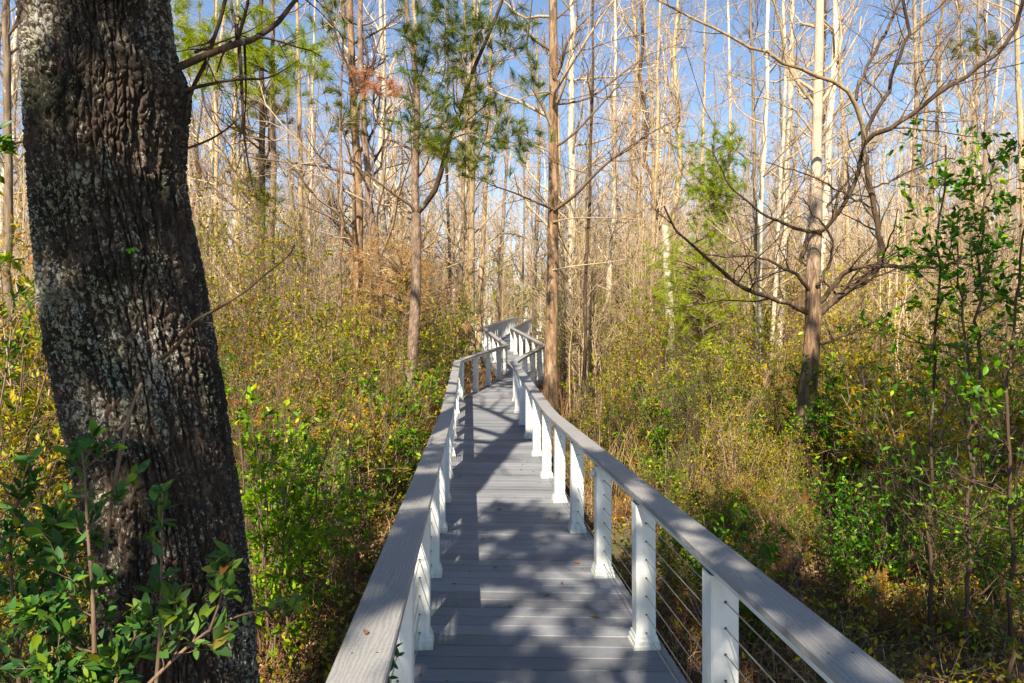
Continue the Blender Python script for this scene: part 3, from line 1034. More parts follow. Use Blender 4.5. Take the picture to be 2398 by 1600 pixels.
def add_crown(mb, P, Rr, rng, n=(26, 6, 6), t=(0.3, 1.0), ln=(0.12, 0.24), up=0.14, ang=(35, 75), wob=0.2, rmin=0.0035):
    P1, R1 = sprout(P, Rr, n[0], rng, t, ang, ln, rr=0.42, K=7, up=up, wob=wob, rmin=rmin * 1.8)
    P2, R2 = sprout(P1, R1, n[1], rng, (0.2, 1), (25, 65), (0.25, 0.55), rr=0.55, K=5, up=up * 0.6, wob=wob, rmin=rmin * 1.25)
    P3, R3 = sprout(P2, R2, n[2], rng, (0.15, 1), (25, 60), (0.3, 0.65), rr=0.6, K=4, up=up * 0.4, wob=wob, rmin=rmin)
    mb.tubes(P1, R1, 5).tubes(P2, R2, 3).tubes(P3, R3, 3)
    return P1, R1, P2, R2, P3, R3


def make_tree(name, label, P, r, bark, twig, rng, n=(26, 6, 6), cat='tree', group=None, **kw):
    base = P[0].copy()
    root = empty(name, base, label, cat, group)
    K = len(P)
    Rr = radius_profile(r, K)[None]
    MB().tubes(P[None], Rr, 10).build('trunk', M[bark], root, True, base)
    mb = MB()
    add_crown(mb, P[None], Rr, rng, n, **kw)
    mb.build('crown', M[twig], root, True, base)
    return root


# (x at row 0, row 400, row 800, depth, radius, bark, twig, branches, label)
TRUNKS = [
    (818, 832, 828, 17.0, 0.135, 'cypress', 'darktwig', 20, 'orange brown cypress with long bare side limbs and a dead needle tuft'),
    (845, 862, 900, 16.5, 0.10, 'pine', 'twig', 12, 'reddish trunk leaning up beside the orange brown cypress'),
    (963, 966, 968, 21.0, 0.13, 'tan', 'twig', 16, 'straight tan trunk rising behind the dark needled pine'),
    (1090, 1091, 1084, 23.0, 0.10, 'grey', 'twig', 12, 'darker trunk of the close pair just left of the boardwalk bend'),
    (1112, 1107, 1104, 22.0, 0.13, 'tan', 'twig', 14, 'paler thicker trunk of the close pair just left of the boardwalk bend'),
    (1045, 1046, 1050, 24.0, 0.07, 'grey', 'twig', 10, 'thin trunk standing alone between the pine and the close pair'),
    (1150, 1140, 1122, 27.0, 0.12, 'tan', 'twig', 12, 'tan mossy trunk right of the close pair'),
    (1205, 1187, 1160, 52.0, 0.22, 'grey', 'twig', 12, 'grey trunk leaning right above the far boardwalk railing'),
    (1225, 1224, 1222, 53.0, 0.12, 'grey', 'twig', 10, 'slim dark trunk standing straight above the far boardwalk end'),
    (1258, 1262, 1250, 36.0, 0.14, 'grey', 'twig', 10, 'grey trunk close against the central cypress'),
    (1340, 1341, 1338, 20.0, 0.13, 'pale', 'twig', 14, 'pale trunk right of the central cypress'),
    (1385, 1383, 1370, 15.0, 0.045, 'dark', 'darktwig', 8, 'slender dark trunk crossing the pale trunks right of the central cypress'),
    (1440, 1430, 1412, 24.0, 0.12, 'pale', 'twig', 16, 'tall pale trunk with a darker mossy foot amid the sunny brush'),
    (1545, 1532, 1518, 23.0, 0.10, 'tan', 'twig', 14, 'tan trunk with leafy moss, one of the two forming a narrow V'),
    (1508, 1528, 1522, 23.6, 0.08, 'tan', 'twig', 12, 'thinner tan trunk crossing its neighbour in a narrow V'),
    (1758, 1768, 1772, 17.0, 0.06, 'grey', 'darktwig', 12, 'thin grey trunk left of the white barked pair'),
    (1797, 1790, 1776, 16.0, 0.075, 'pale', 'twig', 14, 'white barked trunk, left one of the white barked pair'),
    (1824, 1817, 1803, 17.5, 0.06, 'pale', 'twig', 12, 'narrow white barked trunk, right one of the white barked pair'),
    (1855, 1847, 1828, 19.0, 0.105, 'pale', 'twig', 14, 'thick pale trunk standing close behind the forked bare cypress'),
    (1955, 1938, 1905, 18.0, 0.12, 'pale', 'twig', 14, 'pale trunk leaning behind the crown of the forked bare cypress'),
    (2130, 2126, 2118, 20.0, 0.09, 'grey', 'darktwig', 14, 'straight grey trunk behind the leafy saplings'),
    (1975, 1990, 2000, 22.0, 0.085, 'tan', 'twig', 14, 'tan trunk with hanging moss behind the forked bare cypress'),
    (2215, 2190, 2150, 24.0, 0.10, 'tan', 'twig', 14, 'tan trunk leaning right behind the leafy saplings'),
    (2290, 2275, 2290, 23.0, 0.09, 'grey', 'twig', 14, 'greyish trunk above the tops of the leafy saplings'),
    (2370, 2385, 2380, 19.0, 0.10, 'tan', 'twig', 14, 'tan trunk at the picture edge beyond the leafy saplings'),
    (515, 516, 520, 25.0, 0.10, 'tan', 'twig', 12, 'thin tan trunk just clear of the oak trunk'),
    (553, 556, 570, 24.0, 0.125, 'tan', 'twig', 14, 'straight tan trunk behind the low oak branches'),
    (615, 617, 622, 20.0, 0.14, 'dark', 'darktwig', 14, 'dark shaded trunk behind the low oak branches'),
    (690, 699, 715, 24.0, 0.12, 'tan', 'twig', 14, 'tan trunk midway between the oak and the orange brown cypress'),
    (735, 728, 722, 27.0, 0.10, 'pale', 'twig', 12, 'pale trunk midway between the oak and the orange brown cypress'),
    (905, 908, 922, 26.0, 0.085, 'pale', 'twig', 12, 'pale slim trunk between the two reddish trunks'),
    (10, 14, 20, 14.0, 0.10, 'grey', 'darktwig', 14, 'grey trunk at the picture edge beyond the oak'),
    (1655, 1640, 1625, 25.0, 0.09, 'tan', 'twig', 14, 'tan trunk behind the feathery yellow green cypress'),
    (1700, 1706, 1700, 28.0, 0.10, 'pale', 'twig', 14, 'pale trunk behind the feathery yellow green cypress'),
]
for i, (x0, x4, x8, d, r, bk, tw, nb, lab) in enumerate(TRUNKS):
    rng = np.random.default_rng(100 + i)
    make_tree('forest_tree', lab, trunk_path(x0, x4, x8, d, rng.uniform(15, 20), rng), r, bk, tw, rng, (int(nb * 1.7), 7, 6), t=(0.16, 1.0), ang=(35, 85))

# a broken pale snag
rng = np.random.default_rng(7)
P = trunk_path(1552, 1552, 1567, 19.0, 4.9, rng, 0.05, 14)
root = empty('dead_snag', P[0], 'short broken pale trunk without branches amid the sunny brush', 'dead tree')
MB().tubes(P[None], np.linspace(0.14, 0.11, 14)[None], 10).build('trunk', M['pale'], root, True, P[0])


# ------------------------------------------------------------------ central cypress beside the boardwalk
def central_cypress():
    rng = np.random.default_rng(31)
    P = trunk_path(1294, 1293, 1290, 15.0, 17, rng, 0.04)
    base = P[0].copy()
    root = empty('cypress_tree', base, 'brown barked cypress standing against the boardwalk railing with bare side limbs', 'tree')
    Rr = radius_profile(0.148, len(P), 0.5)[None]
    MB().tubes(P[None], Rr, 14).build('trunk', M['cypress'], root, True, base)
    Z2 = lambda pts, d0, d1: smooth_poly([at(800 + x / 1.96, y / 1.96, d0 + (d1 - d0) * i / (len(pts) - 1)) for i, (x, y) in enumerate(pts)], 14)
    lm = [([(975, 965), (1070, 900), (1150, 810), (1250, 720), (1400, 620), (1550, 540)], 14.9, 13.6, 0.048),
          ([(965, 960), (850, 910), (780, 880), (680, 850), (600, 800)], 14.9, 14.0, 0.028),
          ([(975, 360), (1010, 300), (1020, 220), (1060, 150), (1150, 60), (1230, 10)], 14.9, 14.2, 0.05),
          ([(975, 480), (1080, 470), (1160, 440), (1260, 360), (1400, 250), (1560, 200)], 15, 16, 0.03),
          ([(975, 240), (900, 200), (830, 130), (780, 40), (750, -60)], 15, 14.4, 0.03),
          ([(970, 680), (1040, 640), (1120, 560), (1200, 470), (1330, 330), (1420, 200)], 15, 14.2, 0.03),
          ([(970, 1020), (1050, 1000), (1200, 1000), (1300, 1000), (1400, 1010)], 14.9, 14.6, 0.02),
          ([(970, 1240), (1040, 1225), (1120, 1215), (1220, 1205), (1300, 1190)], 14.9, 14.8, 0.014),
          ([(960, 700), (880, 660), (800, 660), (700, 690), (640, 740)], 15, 15.5, 0.022),
          ([(970, 100), (1050, 30), (1130, -60)], 15, 15.5, 0.03),
          ([(960, 420), (880, 430), (790, 470), (700, 520)], 15, 14.2, 0.02)]
    for pts, d0, d1, r in lm:
        p = Z2(pts, d0, d1)[None]
        rr = taper(r, 0.006, 14)[None]
        mb = MB().tubes(p, rr, 8)
        P1, R1 = sprout(p, rr, 13, rng, (0.15, 1), (30, 65), (0.18, 0.42), rr=0.5, K=6, up=0.05, rmin=0.005)
        P2, R2 = sprout(P1, R1, 6, rng, (0.15, 1), (30, 65), (0.2, 0.5), rr=0.6, K=4, up=0.03, rmin=0.0035)
        mb.tubes(P1, R1, 4).tubes(P2, R2, 3).build('limb', M['darktwig'] if r > 0.025 else M['twig'], root, True, base)
    mb = MB()
    add_crown(mb, P[None], Rr, rng, (14, 5, 5), (0.35, 1.0))
    mb.build('crown', M['twig'], root, True, base)


central_cypress()


# ------------------------------------------------------------------ the forked bare cypress on the right
def forked_cypress():
    rng = np.random.default_rng(41)
    D = 9.5
    tp = [(1893, 1190, D), (1884, 983, D), (1897, 868, D), (1905, 753, D), (1903, 640, D + .05), (1912, 520, D + .1), (1911, 380, D + .15), (1916, 200, D + .2), (1920, 0, D + .3), (1924, -500, D + .4)]
    P = smooth_poly([at(*p) for p in tp], 40)
    base = P[0].copy()
    root = empty('cypress_tree', base, 'forked bare cypress with dark crooked limbs spreading low over the brush', 'tree')
    px = np.interp(np.linspace(0, 1, 40), [0, 0.17, 0.3, 0.45, 0.6, 1], [27, 20, 17, 12.5, 11, 6])
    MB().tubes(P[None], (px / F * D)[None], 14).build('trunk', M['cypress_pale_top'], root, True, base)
    Z = lambda pts, d0, d1: smooth_poly([at(x, y, d0 + (d1 - d0) * i / (len(pts) - 1)) for i, (x, y) in enumerate(pts)], 16)
    lm = [([(1899, 735), (1838, 707), (1792, 694), (1741, 676), (1708, 653), (1674, 620), (1639, 587), (1598, 556), (1573, 520), (1556, 480)], 9.5, 8.4, 9.5, 2.5, 'dark'),
          ([(1904, 689), (1873, 653), (1822, 617), (1766, 597), (1690, 602), (1640, 590)], 9.5, 9.0, 6.5, 1.6, 'dark'),
          ([(1913, 668), (1945, 620), (1950, 580), (1942, 545), (1903, 500), (1880, 470)], 9.4, 9.0, 5.5, 1.8, 'dark'),
          ([(1909, 714), (1945, 678), (1975, 648), (2001, 622), (2067, 625), (2140, 627), (2205, 628), (2270, 600)], 9.5, 8.6, 9, 2.5, 'dark'),
          ([(1916, 738), (1955, 709), (1986, 679), (2032, 658), (2067, 622), (2062, 561), (2047, 485), (2032, 408), (2024, 337)], 9.5, 9.0, 11.5, 7, 'dark'),
          ([(2024, 337), (2016, 306), (2001, 214), (1924, 179), (1850, 155), (1751, 105), (1598, 31), (1500, -20)], 9.0, 8.2, 7, 2.4, 'tan'),
          ([(2005, 235), (2001, 214), (2057, 112), (2108, 0), (2130, -60)], 9.0, 9.2, 5.5, 3.5, 'dark'),
          ([(2024, 337), (2032, 291), (2083, 219), (2098, 143), (2134, 66), (2113, 0), (2100, -60)], 9.0, 8.6, 6.5, 4, 'dark'),
          ([(2024, 337), (2037, 321), (2088, 301), (2144, 260), (2200, 219), (2277, 168), (2328, 128), (2373, 77), (2394, 31), (2396, -40)], 9.0, 8.0, 7.5, 4.5, 'dark'),
          ([(1908, 560), (1935, 531), (1965, 495), (2001, 439), (2021, 367), (2024, 337)], 9.55, 9.0, 6, 7, 'dark'),
          ([(1920, 541), (1873, 541), (1817, 515), (1766, 490), (1720, 454), (1690, 398), (1669, 357)], 9.5, 8.7, 6, 2, 'dark'),
          ([(1915, 806), (1953, 795), (1991, 780), (2029, 757), (2068, 747), (2140, 700)], 9.5, 9.0, 4.5, 1.5, 'dark'),
          ([(1922, 806), (1972, 868), (2014, 906), (2045, 933), (2068, 937), (2110, 990)], 9.4, 8.6, 3.2, 1.4, 'dark'),
          ([(2047, 485), (2000, 470), (1940, 430), (1880, 400), (1800, 380)], 9.1, 8.6, 3.4, 1.4, 'dark'),
          ([(2040, 440), (2100, 420), (2170, 380), (2240, 370)], 9.0, 8.6, 3.2, 1.4, 'dark'),
          ([(1914, 330), (1870, 260), (1800, 230), (1700, 225)], 9.7, 9.4, 3.5, 1.3, 'tan'),
          ([(1912, 440), (1960, 380), (2010, 340), (2080, 330)], 9.6, 9.9, 3.5, 1.3, 'tan')]
    for pts, d0, d1, p0, p1, m in lm:
        p = Z(pts, d0, d1)[None]
        p[0, 1:] += rng.normal(size=(15, 3)) * 0.012
        rr = taper(p0 * 0.74 / F * D, p1 * 0.7 / F * D, 16)[None]
        mb = MB().tubes(p, rr, 8)
        P1, R1 = sprout(p, rr, 15, rng, (0.12, 1), (30, 75), (0.2, 0.6), rr=0.36, K=8, up=0.04, wob=0.15, rmin=0.0034, tip=0.3)
        P2, R2 = sprout(P1, R1, 6, rng, (0.2, 1), (25, 65), (0.2, 0.6), rr=0.55, K=5, up=0.02, wob=0.16, rmin=0.0022)
        mb.tubes(P1, R1, 5).tubes(P2, R2, 3).build('limb', M['tan'] if m == 'tan' else M['dark'], root, True, base)
    mb = MB()
    add_crown(mb, P[None], (px / F * D)[None], rng, (16, 5, 4), (0.5, 1.0), rmin=0.003)
    mb.build('crown', M['twig'], root, True, base)


forked_cypress()


# ------------------------------------------------------------------ pines
def shoots_at(Z2, clumps, d, rng, k=5, jit=0.12):
    pos, dr = [], []
    for x, y in clumps:
        c = Z2(x, y, d + rng.uniform(-0.5, 0.5))
        for _ in range(k):
            pos.append(c + rng.normal(size=3) * jit)
            v = rng.normal(size=3) + [0, -0.2, 0.5]
            dr.append(v / np.linalg.norm(v))
    return np.array(pos), np.array(dr)


def hero_pine():
    rng = np.random.default_rng(51)
    z2 = lambda x, y, d: at(800 + x / 1.96, y / 1.96, d)
    Zp = lambda pts, d0, d1, K=16: smooth_poly([z2(x, y, d0 + (d1 - d0) * i / (len(pts) - 1)) for i, (x, y) in enumerate(pts)], K)
    D = 13.0
    g = float(gz(-1.9, D))
    b0 = np.array([(955 - 1199) / F * D, D, g - 0.1])
    P = np.concatenate([b0[None], Zp([(318, 1700), (330, 1560), (345, 1250), (342, 980)], D, D, 12)])
    P = smooth_poly(P, 20)
    base = P[0].copy()
    root = empty('pine_tree', base, 'young pine with dark shaded foot, crooked upper stem and drooping green needle tufts', 'tree')
    MB().tubes(P[None], taper(0.12, 0.088, 20)[None], 12).build('trunk', M['pine'], root, True, base)
    lm = [([(342, 985), (390, 930), (430, 880), (460, 780), (490, 650), (540, 530), (590, 350), (680, 150), (740, 0), (760, -80)], D, 12.2, 0.055, 0.025, 'dark'),
          ([(342, 985), (320, 940), (250, 900), (200, 860), (130, 810), (60, 760)], D, 12.4, 0.035, 0.01, 'darktwig'),
          ([(342, 985), (335, 800), (345, 600), (350, 450), (330, 250), (300, 60), (290, -80)], D, 13.2, 0.07, 0.04, 'pine'),
          ([(470, 740), (420, 700), (330, 640), (280, 560)], 12.6, 12.2, 0.016, 0.005, 'darktwig'),
          ([(500, 640), (600, 600), (700, 640), (800, 660), (870, 650)], 12.5, 12.0, 0.016, 0.005, 'darktwig'),
          ([(560, 470), (650, 450), (740, 400), (820, 390)], 12.4, 12.0, 0.014, 0.005, 'darktwig'),
          ([(590, 350), (680, 330), (760, 250), (820, 200)], 12.3, 11.8, 0.014, 0.005, 'darktwig'),
          ([(345, 560), (420, 460), (480, 340), (470, 200), (480, 80)], 13.0, 12.5, 0.016, 0.006, 'darktwig'),
          ([(330, 260), (290, 190), (310, 100)], 13.1, 12.8, 0.012, 0.005, 'darktwig'),
          ([(540, 530), (520, 400), (560, 220), (560, 60)], 12.4, 12.2, 0.014, 0.006, 'darktwig'),
          ([(480, 700), (560, 700), (640, 740), (700, 790)], 12.5, 12.2, 0.012, 0.004, 'darktwig'),
          ([(345, 620), (300, 590), (270, 540)], 13.0, 12.8, 0.01, 0.004, 'darktwig')]
    for pts, d0, d1, r0, r1, m in lm:
        p = Zp(pts, d0, d1)[None]
        mb = MB().tubes(p, taper(r0, r1, 16)[None], 8)
        P1, R1 = sprout(p, taper(r0, r1, 16)[None], 8, rng, (0.2, 1), (30, 65), (0.12, 0.3), rr=0.4, K=6, up=0.06, rmin=0.004)
        P2, R2 = sprout(P1, R1, 3, rng, (0.2, 1), (30, 60), (0.3, 0.6), rr=0.6, K=4, rmin=0.003)
        mb.tubes(P1, R1, 4).tubes(P2, R2, 3).build('limb', M[m], root, True, base)
    green = [(340, 100), (400, 170), (360, 40), (490, 30), (560, 30), (600, 120), (500, 200), (570, 170), (330, 290), (460, 300), (780, 200), (830, 220), (820, 400), (700, 450), (740, 540), (310, 550), (400, 600),
             (370, 560), (640, 580), (560, 590), (650, 460), (600, 690), (500, 360), (720, 640), (850, 650), (440, 480), (690, 700), (520, 600), (620, 250), (430, 100), (700, 40), (640, 350), (300, 220), (560, 420), (480, 620), (800, 640), (380, 240), (520, 120), (650, 90), (760, 150), (560, 270), (420, 330)]
    pos, dr = shoots_at(z2, green + [(x + rng.normal() * 60, y + rng.normal() * 50) for x, y in green], 12.4, rng, 4, 0.22)
    MB().needles(pos, dr, 62, 0.26, rng, 0.005, 0.45).build('needle_tuft', M['needle_green'], root, True, base)
    pos, dr = shoots_at(z2, [(430, 690), (520, 700), (470, 680), (600, 720), (560, 760), (380, 690)], 12.8, rng, 5, 0.14)
    o = MB().needles(pos, dr, 70, 0.22, rng, 0.006, 0.6).build('needle_tuft', M['needle_yellow'], root, True, base)
    tag(o, 'yellowing needle tuft low in the crown')


hero_pine()


def pine_like(name, label, P, r, clumps, mat, rng, d, n_sh=5, ln=0.24, ndl=70, w=0.006, bark='pine', jit=0.2, origin=None):
    base = P[0].copy()
    root = empty(name, base, label, 'tree')
    Rr = radius_profile(r, len(P))[None]
    MB().tubes(P[None], Rr, 10).build('trunk', M[bark], root, True, base)
    # a side branch to every tuft
    pos, dr, B = [], [], []
    for x, y in clumps:
        c = at(x, y, d + rng.uniform(-0.7, 0.7))
        i = int(np.argmin(np.abs(P[:, 2] - (c[2] - 0.35 * abs(c[0] - P[len(P) // 2, 0])))))
        B.append(smooth_poly([P[i], (P[i] + c) / 2 + [0, 0, 0.1], c], 8))
        for _ in range(n_sh):
            pos.append(c + rng.normal(size=3) * jit)
            v = rng.normal(size=3) + [0, -0.2, 0.5]
            dr.append(v / np.linalg.norm(v))
    B = np.array(B)
    for bb in B:
        MB().tubes(bb[None], taper(0.022, 0.006, 8)[None], 5).build('branch', M['darktwig'], root, True, base)
    MB().needles(np.array(pos), np.array(dr), ndl, ln, rng, w, 0.6).build('crown', M[mat], root, True, base)
    return root


rng = np.random.default_rng(61)
cl = [(x + rng.normal() * 14, y + rng.normal() * 10) for x, y in [(450, 90), (480, 130), (520, 150), (560, 170), (600, 110), (640, 130), (680, 140), (720, 160), (740, 90), (590, 180), (520, 40), (470, 200), (640, 180), (700, 100), (780, 70), (420, 40), (440, 170), (660, 210), (560, 90), (620, 60), (410, 90), (530, 110)]]
pine_like('pine_tree', 'sunlit yellow green pine crown behind the low oak branches', trunk_path(640, 638, 640, 18.5, 15, rng), 0.11, cl, 'needle_yellow', rng, 18, 9, 0.36, 80, 0.007, jit=0.3)
rng = np.random.default_rng(62)
pine_like('pine_tree', 'slim pine with small green tufts midway up, left of the orange brown cypress', trunk_path(800, 806, 812, 16.2, 11, rng), 0.06, [(822, 280), (800, 290), (845, 285), (815, 250), (770, 220), (630, 460), (650, 470), (790, 30), (770, 60)], 'needle_green', rng, 16, 6, 0.24, 70, 0.007)
rng = np.random.default_rng(63)
pine_like('pine_tree', 'blue green pine partly hidden in the shade behind the oak branches', trunk_path(608, 608, 606, 22, 9.5, rng), 0.1, [(600, 420), (640, 410), (620, 380), (580, 440), (660, 250), (610, 240), (640, 270), (590, 215), (560, 300), (620, 150)], 'needle_green', rng, 22, 6, 0.3, 80, 0.009)
rng = np.random.default_rng(64)
pine_like('pine_tree', 'distant pine with a green tuft high between the far trunks on the sky side', trunk_path(2300, 2310, 2315, 20, 14, rng), 0.06, [(2260, 95), (2300, 92), (2280, 105), (2240, 115), (2330, 85)], 'needle_green', rng, 20, 5, 0.28, 60, 0.007)
rng = np.random.default_rng(65)
dead = [(835, 190), (855, 195), (880, 200), (905, 205), (925, 205), (845, 183)]
pine_like('dead_pine', 'dead sapling draped in rust coloured needles against the orange brown cypress', trunk_path(878, 870, 872, 16.0, 8.2, rng), 0.03, dead, 'needle_rust', rng, 16, 5, 0.2, 70, 0.007, jit=0.12)
rng = np.random.default_rng(66)
cl = [(900 + rng.normal() * 60, 640 + rng.normal() * 45) for _ in range(34)] + [(1060 + rng.normal() * 20, 700 + rng.normal() * 12) for _ in range(6)] + [(960 + rng.normal() * 18, 650 + rng.normal() * 40) for _ in range(16)]
pine_like('dead_pine', 'dead young conifer of soft rusty orange sprays behind the shrubs', trunk_path(945, 945, 948, 15.5, 3.4, rng), 0.03, cl, 'needle_rust', rng, 15.5, 5, 0.26, 26, 0.005, jit=0.3)
# feathery yellow green young cypresses on the right
rng = np.random.default_rng(67)
cl = []
for cx, cy, sx, sy, k in [(1620, 600, 40, 12, 16), (1590, 640, 40, 16, 16), (1640, 700, 50, 22, 22), (1620, 760, 55, 16, 18), (1680, 730, 40, 25, 14), (1700, 800, 35, 20, 10), (1580, 720, 25, 15, 8)]:
    cl += [(cx + rng.normal() * sx, cy + rng.normal() * sy) for _ in range(k)]
pine_like('young_cypress', 'feathery bright yellow green young cypress in the sunny brush', trunk_path(1640, 1640, 1642, 16, 4.6, rng), 0.04, cl, 'fern_green', rng, 16, 6, 0.17, 36, 0.005, bark='grey', jit=0.32)
rng = np.random.default_rng(68)
cl = [(1650 + rng.normal() * 30, 400 + rng.normal() * 30) for _ in range(14)] + [(1690 + rng.normal() * 26, 470 + rng.normal() * 40) for _ in range(16)] + [(1690 + rng.normal() * 22, 350 + rng.normal() * 20) for _ in range(6)]
pine_like('young_cypress', 'taller feathery green conifer showing between the limbs of the forked cypress', trunk_path(1672, 1672, 1672, 17, 8.5, rng), 0.06, cl, 'needle_yellow', rng, 17, 7, 0.22, 42, 0.007, bark='grey', jit=0.22)


# ------------------------------------------------------------------ leafy saplings at the right edge, shrubs in front of the oak
def traced_shrub(name, label, stems, leaf, bark, rng, size, n1, n2, per, fine=True, asp=0.42, t1=(0.3, 1), cat='shrub', ln1=(0.15, 0.4), up=0.1, tipro=0, rm=0.0022):
    """stems: list of (pixel points with depth, r0, r1)"""
    base = at(*stems[0][0][0])
    root = empty(name, base, label, cat)
    lf = MB()
    for pts, r0, r1 in stems:
        p = smooth_poly([at(*q) for q in pts], 16)[None]
        rr = taper(r0, r1, 16)[None]
        mb = MB().tubes(p, rr, 8)
        P1, R1 = sprout(p, rr, n1, rng, t1, (30, 70), ln1, rr=0.5, K=6, up=up, rmin=rm)
        mb.tubes(P1, R1, 5)
        tw = [P1]
        if n2:
            P2, R2 = sprout(P1, R1, n2, rng, (0.2, 1), (30, 65), (0.3, 0.6), rr=0.6, K=5, up=up, rmin=rm * 0.7)
            mb.tubes(P2, R2, 4)
            tw.append(P2)
        mb.build('stem', M[bark], root, True, base)
        for T in tw:
            if per:
                pos, d = sample(T, per, rng, (0.25, 1.0))
                d = d / (np.linalg.norm(d, axis=1, keepdims=True) + 1e-9)
                lf.leaves(pos, d + 0.75 * rng.normal(size=d.shape), size, rng, asp, 0.4, 0.12, fine)
        if tipro:
            pos = np.repeat(p[0, -1:], tipro, 0) + rng.normal(size=(tipro, 3)) * 0.008
            lf.leaves(pos, rng.normal(size=(tipro, 3)) + [0, -0.2, 0.5], size * 1.1, rng, asp, 0.4, 0.12, fine)
            pos, d = sample(p, 10, rng, (0.55, 1.0))
            lf.leaves(pos, d * 3 + 1.0 * rng.normal(size=d.shape) * np.linalg.norm(d, axis=1, keepdims=True) * 3, size, rng, asp, 0.4, 0.12, fine)
    if lf.n:
        lf.build('foliage', M[leaf], root, True, base)
    return root


rng = np.random.default_rng(71)
z3 = lambda x, y, d: (x / 1.96, 800 + y / 1.96, d)
traced_shrub('leafy_shrub', 'dark green broad leaved shrub growing at the foot of the big oak', [
    ([z3(100, 1700, 2.0), z3(60, 1200, 2.05), z3(40, 900, 2.1), z3(90, 700, 2.1), z3(130, 560, 2.1)], 0.007, 0.003),
    ([z3(440, 1700, 1.9), z3(430, 1200, 1.95), z3(400, 850, 2.0), z3(390, 600, 2.0), z3(375, 500, 2.0)], 0.008, 0.0025),
    ([z3(120, 1700, 1.9), z3(200, 1300, 1.95), z3(260, 1000, 2.05), z3(250, 800, 2.1)], 0.007, 0.003),
    ([z3(20, 1700, 2.1), z3(-60, 1300, 2.1), z3(-30, 1000, 2.15), z3(30, 760, 2.2)], 0.007, 0.003),
    ([z3(300, 1750, 2.1), z3(330, 1350, 2.15), z3(320, 1150, 2.2), z3(350, 950, 2.25)], 0.006, 0.003),
    ([z3(250, 1800, 1.8), z3(280, 1500, 1.85), z3(220, 1350, 1.9), z3(200, 1200, 1.9)], 0.005, 0.002),
    ([z3(480, 1800, 1.85), z3(540, 1500, 1.9), z3(600, 1400, 1.95), z3(640, 1300, 2.0)], 0.005, 0.002)],
    'leaf_dark', 'darktwig', rng, 0.048, 16, 3, 4, tipro=8, t1=(0.0, 1))
rng = np.random.default_rng(72)
traced_shrub('leafy_shrub', 'upright leafy shoot standing right in front of the big oak bark', [
    ([z3(700, 1750, 1.75), z3(740, 1300, 1.85), z3(740, 1000, 1.9), z3(745, 800, 1.95), z3(745, 690, 1.95)], 0.006, 0.002)],
    'leaf_dark', 'darktwig', rng, 0.055, 7, 1, 3, tipro=7, ln1=(0.08, 0.2), rm=0.0014)
rng = np.random.default_rng(73)
traced_shrub('leafy_shrub', 'arching leafy branch reaching past the oak foot towards the railing', [
    ([z3(560, 1700, 1.7), z3(800, 1450, 1.75), z3(960, 1320, 1.8), z3(1100, 1250, 1.85), z3(1330, 1215, 1.9)], 0.006, 0.0015),
    ([z3(960, 1330, 1.8), z3(1010, 1200, 1.8), z3(1030, 1080, 1.82), z3(1050, 980, 1.85)], 0.004, 0.0015),
    ([z3(800, 1450, 1.75), z3(840, 1330, 1.8), z3(800, 1180, 1.82)], 0.004, 0.0015)],
    'leaf_dark', 'darktwig', rng, 0.05, 8, 1, 3, tipro=5, ln1=(0.1, 0.28), t1=(0.25, 1), rm=0.0014)
rng = np.random.default_rng(74)
traced_shrub('leafy_shrub', 'sprig of pale green leaves at the picture edge beyond the oak', [
    ([(-20, 1250, 3.4), (-10, 1000, 3.4), (20, 850, 3.4), (30, 700, 3.4)], 0.007, 0.002), ([(-60, 1100, 3.3), (-40, 800, 3.3), (-10, 620, 3.3)], 0.006, 0.002), ([(-60, 600, 3.0), (-30, 400, 3.0), (-5, 330, 3.0)], 0.006, 0.002)],
    'leaf_bright', 'grey', rng, 0.062, 7, 1, 4, tipro=6, asp=0.33)
rng = np.random.default_rng(75)
traced_shrub('railing_sprig', 'small dark sprig of leaves poking up behind the nearest railing post', [
    ([(905, 1700, 2.15), (905, 1590, 2.15), (925, 1540, 2.15), (925, 1510, 2.15)], 0.003, 0.001)], 'leaf_dark', 'darktwig', rng, 0.04, 5, 0, 2, tipro=4, ln1=(0.1, 0.3), rm=0.001)


